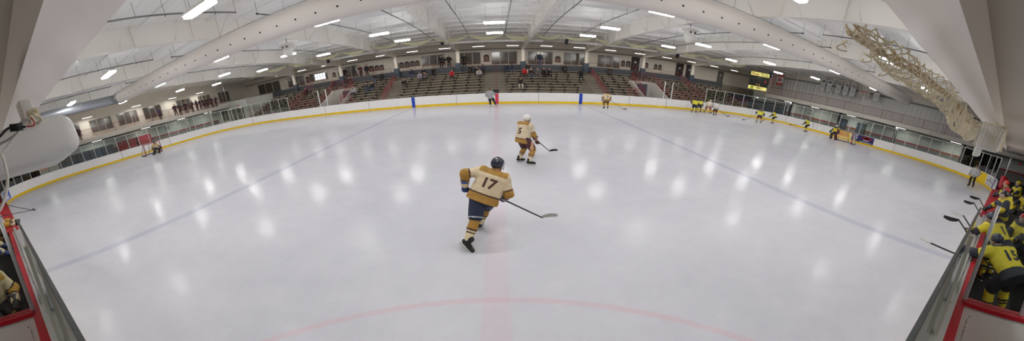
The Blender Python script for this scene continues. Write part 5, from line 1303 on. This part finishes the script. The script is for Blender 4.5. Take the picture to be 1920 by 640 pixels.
# ------------------------------------------------------------------ the benches and the camera's own surroundings
def benches():
    M_div=mat('white_divider_panel',(206,206,202),.5); M_post=mat('grey_post',(176,178,180),.35,metal=.4)
    # glass in front of the timekeepers' box, between the two benches
    t=thing('bench_glass','tall clear glass with dark top edge on the near boards before the camera','glass panel',(0,-14.68,1.085))
    MB().b2((-4.1,-.006,0),(4.1,.006,1.16)).build('pane',glassmat('green_tinted_glass',(196,214,208),.9,.02),t)
    MB().b2((-4.1,-.012,1.15),(4.1,.012,1.185)).build('dark_edge',mat('dark_glass_edge',(54,58,60),.4),t)
    for sx,side in((-1,'left'),(1,'right')):
        t=thing('glass_stanchion','white channel post holding the near glass, on the %s'%side,'post',(2.95*sx,-14.72,1.085))
        MB().prism([(-.03*1,-.02),(.05,-.02),(.05,.015),(.035,.015),(.035,-.005),(-.015,-.005),(-.015,.015),(-.03,.015)],'z',0,1.1).build('channel',mat('warm_white_post',(198,196,186),.4),t)
        MB().b2((-.035,-.025,1.1),(.055,.02,1.115)).build('cap',mat('warm_white_post',(198,196,186),.4),t)
        m=MB(); m.tube([(.0+.022*math.cos(a),-.045,.72+.022*math.sin(a)) for a in np.linspace(0,2*PI,13)],.005,6); m.build('ring',M_steel,t)
        t=thing('sill_rail','pale metal rail lying along the near boards behind the glass, on the %s'%side,'rail',(6.2*sx,-14.72,1.085))
        MB().rbox((0,0,.025),(5.2,.06,.05),.01).build('rail',M_post,t); MB().tube([(-2.4*sx,-.05,.05),(-1.7*sx,-.06,.1),(-1.0*sx,-.05,.05)],.008,6).build('latch_rod',M_steel,t)
        # divider between the bench and the box
        x=3.78*sx
        t=thing('bench_divider','white panelled divider with red cap at the end of the %s players bench'%side,'divider',(x,-14.88,-.03))
        MB().b2((-.04,-1.6,0),(.04,0,1.08)).build('panel',M_div,t); MB().b2((-.07,-1.62,1.08),(.07,.0,1.13)).build('red_cap',M_red,t)
        m=MB()
        for yy in(-.12,-1.0,-1.5):
            for zz in(.2,.95): m=MB(); m.cyl((-.036*sx,yy,zz),(-.044*sx,yy,zz),.008,n=6); m.build('screw',M_dark,t)
        g=thing('divider_glass','clear glass between two grey posts on the divider of the %s bench'%side,'glass panel',(x,-14.88,1.1))
        MB().b2((-.005,-.66,0),(.005,-.03,1.25)).build('pane',M_pane,g)
        for yy in(-.0,-.68): MB().rbox((0,yy,.66),(.045,.05,1.32),.01).build('post',M_post,g)
        c=thing('safety_chain','thin chain with hooks beside the %s bench divider'%side,'chain',(3.3*sx,-14.95,1.0))
        for q in range(14): 
            a=q/13; p=Vector((-.22*sx+.44*sx*a,-.02-.1*math.sin(PI*a)*0,-.05*math.sin(PI*a))); MB().rbox(p,(.04,.008 if q%2 else .02,.02 if q%2 else .008),.003).build('chain_link',M_steel,c)
        # team bench
        t=thing('team_bench','long dark plank bench behind the near boards on the %s'%side,'bench',(10.0*sx,-16.15,-.03))
        MB().rbox((0,0,.62),(11.5,.36,.05),.012).build('seat',mat('dark_plank',(70,62,56),.7),t)
        for q in range(6): MB().b2((-5.4+2.16*q-.04,-.15,.2),(-5.4+2.16*q+.04,.15,.6)).build('leg',M_dark,t)
        mb=MB().b2((3.85*sx,-17.2,-.03),(16*sx,-14.9,.17)); struct('floor_bench_'+side,mb,mat('black_bench_mat',(26,26,28),.85,noise=.15,nscale=6))
        mb=MB().b2((3.0*sx,-17.4,-.03),(16.5*sx,-17.2,2.4)); struct('wall_bench_'+side,mb,mat('dark_bench_wall',(78,78,80),.8))
        t=thing('padded_post','round red padded post at the far end of the %s bench'%side,'post',(18.6*sx,-15.0,-.03))
        MB().cyl((0,0,0),(0,0,1.75),.19,n=18).build('pad',M_red,t); MB().cyl((0,0,1.75),(0,0,3.0),.05,n=10).build('pole',M_post,t)
    # equipment on the timekeepers' side
    mb=MB().b2((-3.7,-17.4,-.03),(3.7,-17.2,2.4)); struct('wall_bench_middle',mb,mat('dark_bench_wall',(78,78,80),.8))
    # players of the right bench
    ny=mat('bench_number',(34,36,52),.8)
    def bp(**k):
        a=dict(pel=(0,0,1.0),up=(0,.2,1),feet=((-.16,0,.115),(.16,.05,.115)),hands=((-.3,.4,1.05),(.3,.4,1.05)),look=(0,1,-.2)); a.update(k); return pose(**a)
    R=math.radians; z=.17
    hr=mat('helmet_red',(150,30,38),.3,coat=.3); hb=mat('helmet_black',(30,30,34),.3,coat=.3); hn=mat('helmet_navy',(34,38,56),.3,coat=.3)
    skater('hockey_player','yellow jersey player number 15 bent over the boards nearest the right divider','hockey player',(5.15,-15.4,z),R(-50),bp(pel=(0,-.1,.93),up=(0,1.25,.7),hands=((-.3,.75,.95),(.28,.75,.95)),feet=((-.2,-.05,.115),(.18,.0,.115)),look=(0,1,-.8)),'bench_yellow',.0145,'15',ny,'cage',helmet_mat=hn,numsize=.3)
    skater('hockey_player','yellow jersey player number 1 leaning on the boards, second from the right divider','hockey player',(6.6,-15.2,z),R(-40),bp(pel=(0,-.1,.93),up=(0,1.0,.8),hands=((-.3,.6,.95),(.28,.6,.95)),look=(0,1,-.6)),'bench_yellow',.017,'1',ny,'cage',helmet_mat=hn,numsize=.3)
    skater('hockey_player','yellow jersey player in dark red helmet sitting on the right bench, facing the ice','hockey player',(7.9,-15.75,z),R(40),bp(pel=(0,0,.72),up=(0,.12,1),feet=((-.16,.45,.115),(.16,.45,.115)),hands=((-.12,.4,.78),(.15,.42,.75)),knee=((0,.5,1),(0,.5,1)),look=(.1,1,-.2)),'bench_yellow',.018,None,None,'cage',helmet_mat=hr)
    skater('hockey_player','dark jersey player in dark helmet standing third along the right bench','hockey player',(9.3,-15.2,z),R(20),bp(),'bench_dark',.02,None,None,'cage',helmet_mat=hb)
    skater('hockey_player','player with a bright red helmet standing next along the right bench','hockey player',(10.5,-15.35,z),R(-20),bp(up=(0,.35,1)),'bench_yellow',.02,None,None,'cage',helmet_mat=hr)
    skater('hockey_player','yellow topped player with dark helmet standing back against the bench','hockey player',(11.4,-16.0,z),R(30),bp(up=(0,.1,1)),'bench_yellow',.022,None,None,'cage',helmet_mat=hb)
    skater('hockey_player','navy jersey player with red helmet at the far end of the right bench','hockey player',(13.2,-15.25,z),R(0),bp(),'bench_dark',.022,None,None,'cage',helmet_mat=mat('helmet_scarlet',(190,44,40),.3,coat=.3))
    skater('hockey_player','yellow hooded player at the very end of the right bench','hockey player',(14.9,-15.8,z),R(20),bp(),'bench_yellow',.024,None,None,'cage',helmet_mat=mat('helmet_yellow',(206,184,34),.3))
    # players of the left bench
    skater('hockey_player','cream jersey player in white helmet sitting by the left bench divider','hockey player',(-4.75,-15.45,z),R(-60),bp(pel=(0,0,.68),up=(0,.25,1),feet=((-.18,.46,.115),(.18,.46,.115)),hands=((-.2,.38,.75),(.2,.4,.74)),knee=((0,.5,1),(0,.5,1)),look=(.3,1,-.2)),'cream_dark',.0145,None,None,'cage',helmet_mat=mat('helmet_white',(226,226,226),.3,coat=.3))
    skater('hockey_player','cream jersey player in navy helmet standing further along the left bench','hockey player',(-6.6,-15.5,z),R(0),bp(),'cream_navy',.02,None,None,'cage')
    skater('hockey_player','cream jersey player leaning over the boards at the far end of left bench','hockey player',(-9.6,-15.25,z),R(-10),bp(pel=(0,-.1,.62),up=(0,.5,1),feet=((-.16,.2,.115),(.16,.2,.115)),hands=((-.2,.62,.97),(.22,.66,.97)),elbow=((-1,-.2,.3),(1,-.2,.3))),'cream_dark',.02,None,None,'cage',helmet_mat=hb)
    # sticks reaching over the near boards
    stick('dark stick butt end reaching over the boards nearest the right divider',(4.86,-13.95,1.28),(5.3,-15.25,.98),(.3,.2,1),'sticks over the right boards',(40,40,42))
    stick('stick with dark white-toed blade over the right boards',(6.5,-15.3,.45),(6.05,-14.3,1.5),(-.55,.85,.1),'sticks over the right boards',(34,34,36))
    stick('stick with white taped blade over the right boards',(6.9,-15.3,.45),(6.5,-14.33,1.5),(.1,1,.1),'sticks over the right boards',(200,200,198))
    stick('stick with white and black blade over the boards, fourth from the divider',(8.6,-15.3,.45),(8.3,-14.35,1.5),(-.7,.8,.1),'sticks over the right boards',(60,60,62))
    stick('stick with black blade over the boards, farthest along the right bench',(9.6,-15.3,.45),(9.3,-14.4,1.5),(-.6,.85,.1),'sticks over the right boards',(30,30,32))
    stick('long dark stick pointing over the ice from the left boards',(-11.2,-13.6,1.02),(-10.5,-15.0,1.3),(-.2,-1,0),'sticks over the left boards',(40,40,42))
    stick('dark stick crossing toward the other one from far along the left boards',(-14.4,-14.9,1.25),(-11.45,-13.85,1.0),(.9,.3,0),'sticks over the left boards',(40,40,42))
benches()

def rear_lights():
    src=[o for o in bpy.data.objects if o.name.startswith('strip_light') and o.parent is None][0]
    for i,x in enumerate((-10.5,-5.5,-1.8,1.8,5.5,10.5)): dup(src,(x,-17.4,3.3),0,'unseen strip light added under the soffit behind the near boards, %s from the left'%ORD[i+1],'added strip lights behind the benches')  # unseen strips put in to light the beam and benches from behind
    for i,x in enumerate((-9.5,-3.2,3.2,9.5)):  # invented lamps that brighten the beam's back face, the soffit and the benches
        t=thing('added_fill_lamp','added unseen fill lamp on the dark wall behind the benches, %s from the left'%ORD[i+1],'light',(x,-17.12,2.3),0,'added fill lamps behind the benches')
        MB().rbox((0,0,0),(1.2,.12,.14),.02).build('housing',M_white,t); MB().rbox((0,.065,.0),(1.1,.02,.1),.008).build('tube_cover',M_lit2,t)
        la=bpy.data.lights.new('fill_tube','AREA'); la.shape='RECTANGLE'; la.size=1.1; la.size_y=.1; la.energy=26; la.color=(1,.94,.86)
        lo=link('fill_tube',la,t); lo.location=(0,.09,0); lo.rotation_euler=(math.radians(125),0,0)
rear_lights()
def overhead():
    # beam straight above the camera and the floor slab it carries
    zb=3.33
    mb=MB().prism([(-14.62,3.326),(-13.95,3.73),(-13.95,4.3),(-14.62,4.3)],'x',-14,16); struct('trim_beam_overhead',mb,mat('near_white_beam',(226,219,212),.55))
    mb=MB().b2((-30,-20,3.43),(30,-14.6,3.7)); struct('ceiling_bench',mb,mat('near_grey_soffit',(200,194,184),.7))
    # net tied up under the beam, on the right
    t=thing('rolled_net','bundle of thick cream netting tied along the beam at upper right','net',(0,0,0))
    def axis(x): 
        return Vector((x,-14.39+.03*math.sin(x*2.3)-.02*(x>2.5)*(x-2.5),zb-.045-.012*math.sin(x*3.1)))
    x0,x1=.76,6.2
    rg=random.Random(5)
    def bell(x,c,w): return math.exp(-((x-c)/w)**2)
    def drop(x): return (.03+.075*min(1,(x-x0)/.9)+.08*bell(x,2.9,.8)+.03*bell(x,2.1,.4)+.015*math.sin(7*x))
    ph=[rg.uniform(0,6) for _ in range(12)]
    def surf(x,v):
        # a net folded over its cord: v 0..1 down the ice side, round the fold and up the other side
        c=axis(x); a=v*PI*1.15; d=drop(x); w=.035+.02*math.sin(3.1*x+ph[0])+.02*bell(x,3.2,.9)
        return c+Vector((.012*math.sin(9*v+4*x+ph[1]),w*math.cos(a)+.012*math.sin(13*x+7*v+ph[2])+.01,.035-d*math.sin(a)**.8 if math.sin(a)>0 else .035)) 
    cords=MB(); cell=.046; NV=10; NU=int((x1-x0)/cell)
    P={}
    for i in range(NU+1):
        for q in range(NV+1):
            st=cell*(1+.0*i); x=x0+i*st+(.5*st if q%2 else 0); p=surf(min(x,x1),q/NV)
            P[i,q]=p+Vector((rg.uniform(-1,1)*.006,rg.uniform(-1,1)*.009,rg.uniform(-1,1)*.007))
    for fam in(0,1):
        for i0 in range(-NV,NU+NV):
            i=i0; pts=[]
            for q in range(NV+1):
                if 0<=i<=NU: pts.append(P[i,q])
                elif pts: break
                if q%2==0: i+= (0 if fam==0 else -1)
                else: i+= (1 if fam==0 else 0)
            if len(pts)>2:
                Q=[]
                for A_,B_ in zip(pts,pts[1:]): Q+=[A_,(A_+B_)/2+Vector((rg.uniform(-1,1),rg.uniform(-1,1),rg.uniform(-1,1)-.8))*.003]
                cords.tube(Q+[pts[-1]],.0024,5,0,False)
    cords.build('net_cord',mat('cream_net_cord',(232,222,196),.8),t)
    kn=MB()
    for p in P.values(): kn.sphere(p,.0038,0,6,4)
    kn.build('net_knot',mat('cream_net_cord',(232,222,196),.8),t)
    core=MB()
    for k in range(5): core.tube([axis(x0+(x1-x0)*i/90)+Vector((0,.018+.014*math.sin(i*.9+k*1.3),.02+.014*math.cos(i*.7+k*1.9))) for i in range(91)],[.003+.0065*min(1,i/25)+.002*math.sin(i*1.3+k) for i in range(91)],6)
    core.build('gathered_core',mat('cream_net_gathered',(206,188,156),.85,noise=.2,nscale=60,bump=.5),t)
    lp=MB()
    for q in range(8):
        x=x0+.0+q*.11+rg.uniform(-.02,.02); c=axis(x)+Vector((0,.03,-.01)); r=rg.uniform(.012,.024); f=rg.uniform(0,6)
        lp.tube([c+Vector((r*math.cos(a+f),.012*math.sin(2*a),-r+r*math.sin(a+f))) for a in np.linspace(0,5.2,14)],.0024,5)
    lp.build('loose_loop',mat('cream_net_cord',(232,222,196),.8),t)
    # short end of the netting on the left
    t=thing('rolled_net','small knot of cream netting under the beam at upper left','net',(-.94,-14.59,3.222)); m=MB()
    for q in range(7):
        ph=rg.uniform(0,6); m.tube([(.0+.02*math.sin(3*a+ph),.018*math.cos(a+ph*3),.024*math.sin(2*a+ph*2)) for a in np.linspace(0,6,20)],.0032,5)
    m.build('net_cord',mat('cream_net_cord',(212,200,172),.8),t)
    # white box in a clear bag hanging among the netting on the right
    t=thing('wrapped_speaker','white loudspeaker box seen through the hanging netting on the right','loudspeaker',(2.75,-14.6,3.19))
    MB().rbox((0,0,0),(.34,.2,.24),.05,0,None,4).build('cabinet',mat('white_plastic',(222,222,220),.35),t); MB().rbox((-.02,.08,-.15),(.07,.05,.1),.012).rbox((.12,.08,-.15),(.05,.05,.09),.012).build('bracket_foot',mat('white_plastic',(222,222,220),.35),t)
    MB().rbox((0,.101,0),(.26,.006,.16),.02).build('grille',mat('pale_grille',(196,196,194),.6),t); MB().cyl((0,0,.1),(0,0,.2),.02,n=8).build('stem',M_white,t)
    wr=MB()
    for q in range(9):
        y=-.1+.025*q; wr.tube([(-.176,y,-.1),(-.18,y+.02*math.sin(q),0),(-.165,y,.115),(-.0,y+.01,.128),(.165,y,.115),(.176,y,-.02)],.0026,5)
        x=-.16+.04*q; wr.tube([(x,-.108,-.1),(x+.01,-.108,.02),(x,-.09,.123),(x-.01,.0,.128),(x,.09,.123),(x+.012,.108,.0),(x,.106,-.1)],.0026,5)
    wr.build('net_wrap',mat('cream_net_cord',(232,222,196),.8),t)
    # white equipment housing beside the camera on the left, with its cables
    t=thing('equipment_housing','smooth white rounded equipment housing fixed under the beam on the left','housing',(-1.12,-14.72,3.115)); 
    Mz=Matrix.Rotation(math.radians(-7),3,'Y')@Matrix.Rotation(math.radians(-3),3,'Z')
    MB().rbox((0,0,0),(.36,.53,.155),.05,0,Mz,5).build('shell',mat('white_plastic',(222,222,220),.35),t)
    MB().rbox((0,0,-.075),(.3,.42,.02),.009,0,Mz,2).build('underside_plate',mat('white_plastic_plate',(208,206,202),.4),t)
    MB().rbox((.02,.14,.13),(.09,.05,.14),.008).build('mount_bracket',M_white,t)
    for q in range(5): MB().rbox((.12,-.08-.035*q,.055+.004*q),(.16,.012,.02),.004).build('cooling_fin',M_white,t)
    gy=mat('grey_cable',(150,148,144),.5); wc=mat('white_cable',(216,212,204),.45)
    def cable(pts,r,m,lab,conn=None):
        # smooth the route
        P=[Vector(p) for p in pts]; Q=[]
        for i in range(len(P)-1):
            a,b,c,d=P[max(i-1,0)],P[i],P[i+1],P[min(i+2,len(P)-1)]
            for k in range(10):
                u=k/10; Q.append(.5*((2*b)+(c-a)*u+(2*a-5*b+4*c-d)*u*u+(3*b-a-3*c+d)*u**3))
        Q.append(P[-1]); t=thing('cable',lab,'cable',tuple(Q[0])); MB().tube([q-Q[0] for q in Q],r,8).build('sheath',m,t)
        if conn: MB().cyl(Vector(conn[0])-Q[0],Vector(conn[1])-Q[0],.011,n=9).build('connector',M_black,t)
    cable([(-.717,-14.752,3.148),(-.714,-14.729,3.16),(-.711,-14.709,3.173),(-.709,-14.691,3.176),(-.708,-14.677,3.171),(-.706,-14.662,3.166)],.0035,M_black,'thick black cable with connector under the beam at the left edge',((-.709,-14.7,3.174),(-.707,-14.668,3.169)))
    cable([(-.706,-14.66,3.167),(-.705,-14.649,3.164),(-.703,-14.64,3.165),(-.702,-14.639,3.176),(-.701,-14.642,3.187)],.002,mat('red_wire',(170,40,44),.5),'thin red wire looping from the black connector')
    cable([(-.718,-14.756,3.128),(-.717,-14.736,3.139),(-.714,-14.712,3.145),(-.711,-14.688,3.155),(-.708,-14.677,3.171),(-.705,-14.667,3.182),(-.703,-14.654,3.184),(-.702,-14.643,3.179)],.0035,gy,'grey cable curving up from the left edge to the housing bracket')
    cable([(-.72,-14.79,3.21),(-.716,-14.747,3.156),(-.718,-14.742,3.119),(-.719,-14.741,3.087),(-.718,-14.748,3.04),(-.716,-14.765,3.001),(-.712,-14.788,2.968),(-.708,-14.817,2.944)],.0042,wc,'white cable hanging down at the left edge below the housing')
    cable([(-.719,-14.759,3.1),(-.718,-14.739,3.113),(-.716,-14.716,3.131),(-.712,-14.694,3.149),(-.71,-14.681,3.157)],.0032,wc,'second white cable running up to the housing from the left edge')
overhead()
w=bpy.data.worlds.new('world'); scene.world=w; w.use_nodes=True
w.node_tree.nodes['Background'].inputs[0].default_value=(.9,.93,1,1); w.node_tree.nodes['Background'].inputs[1].default_value=.05
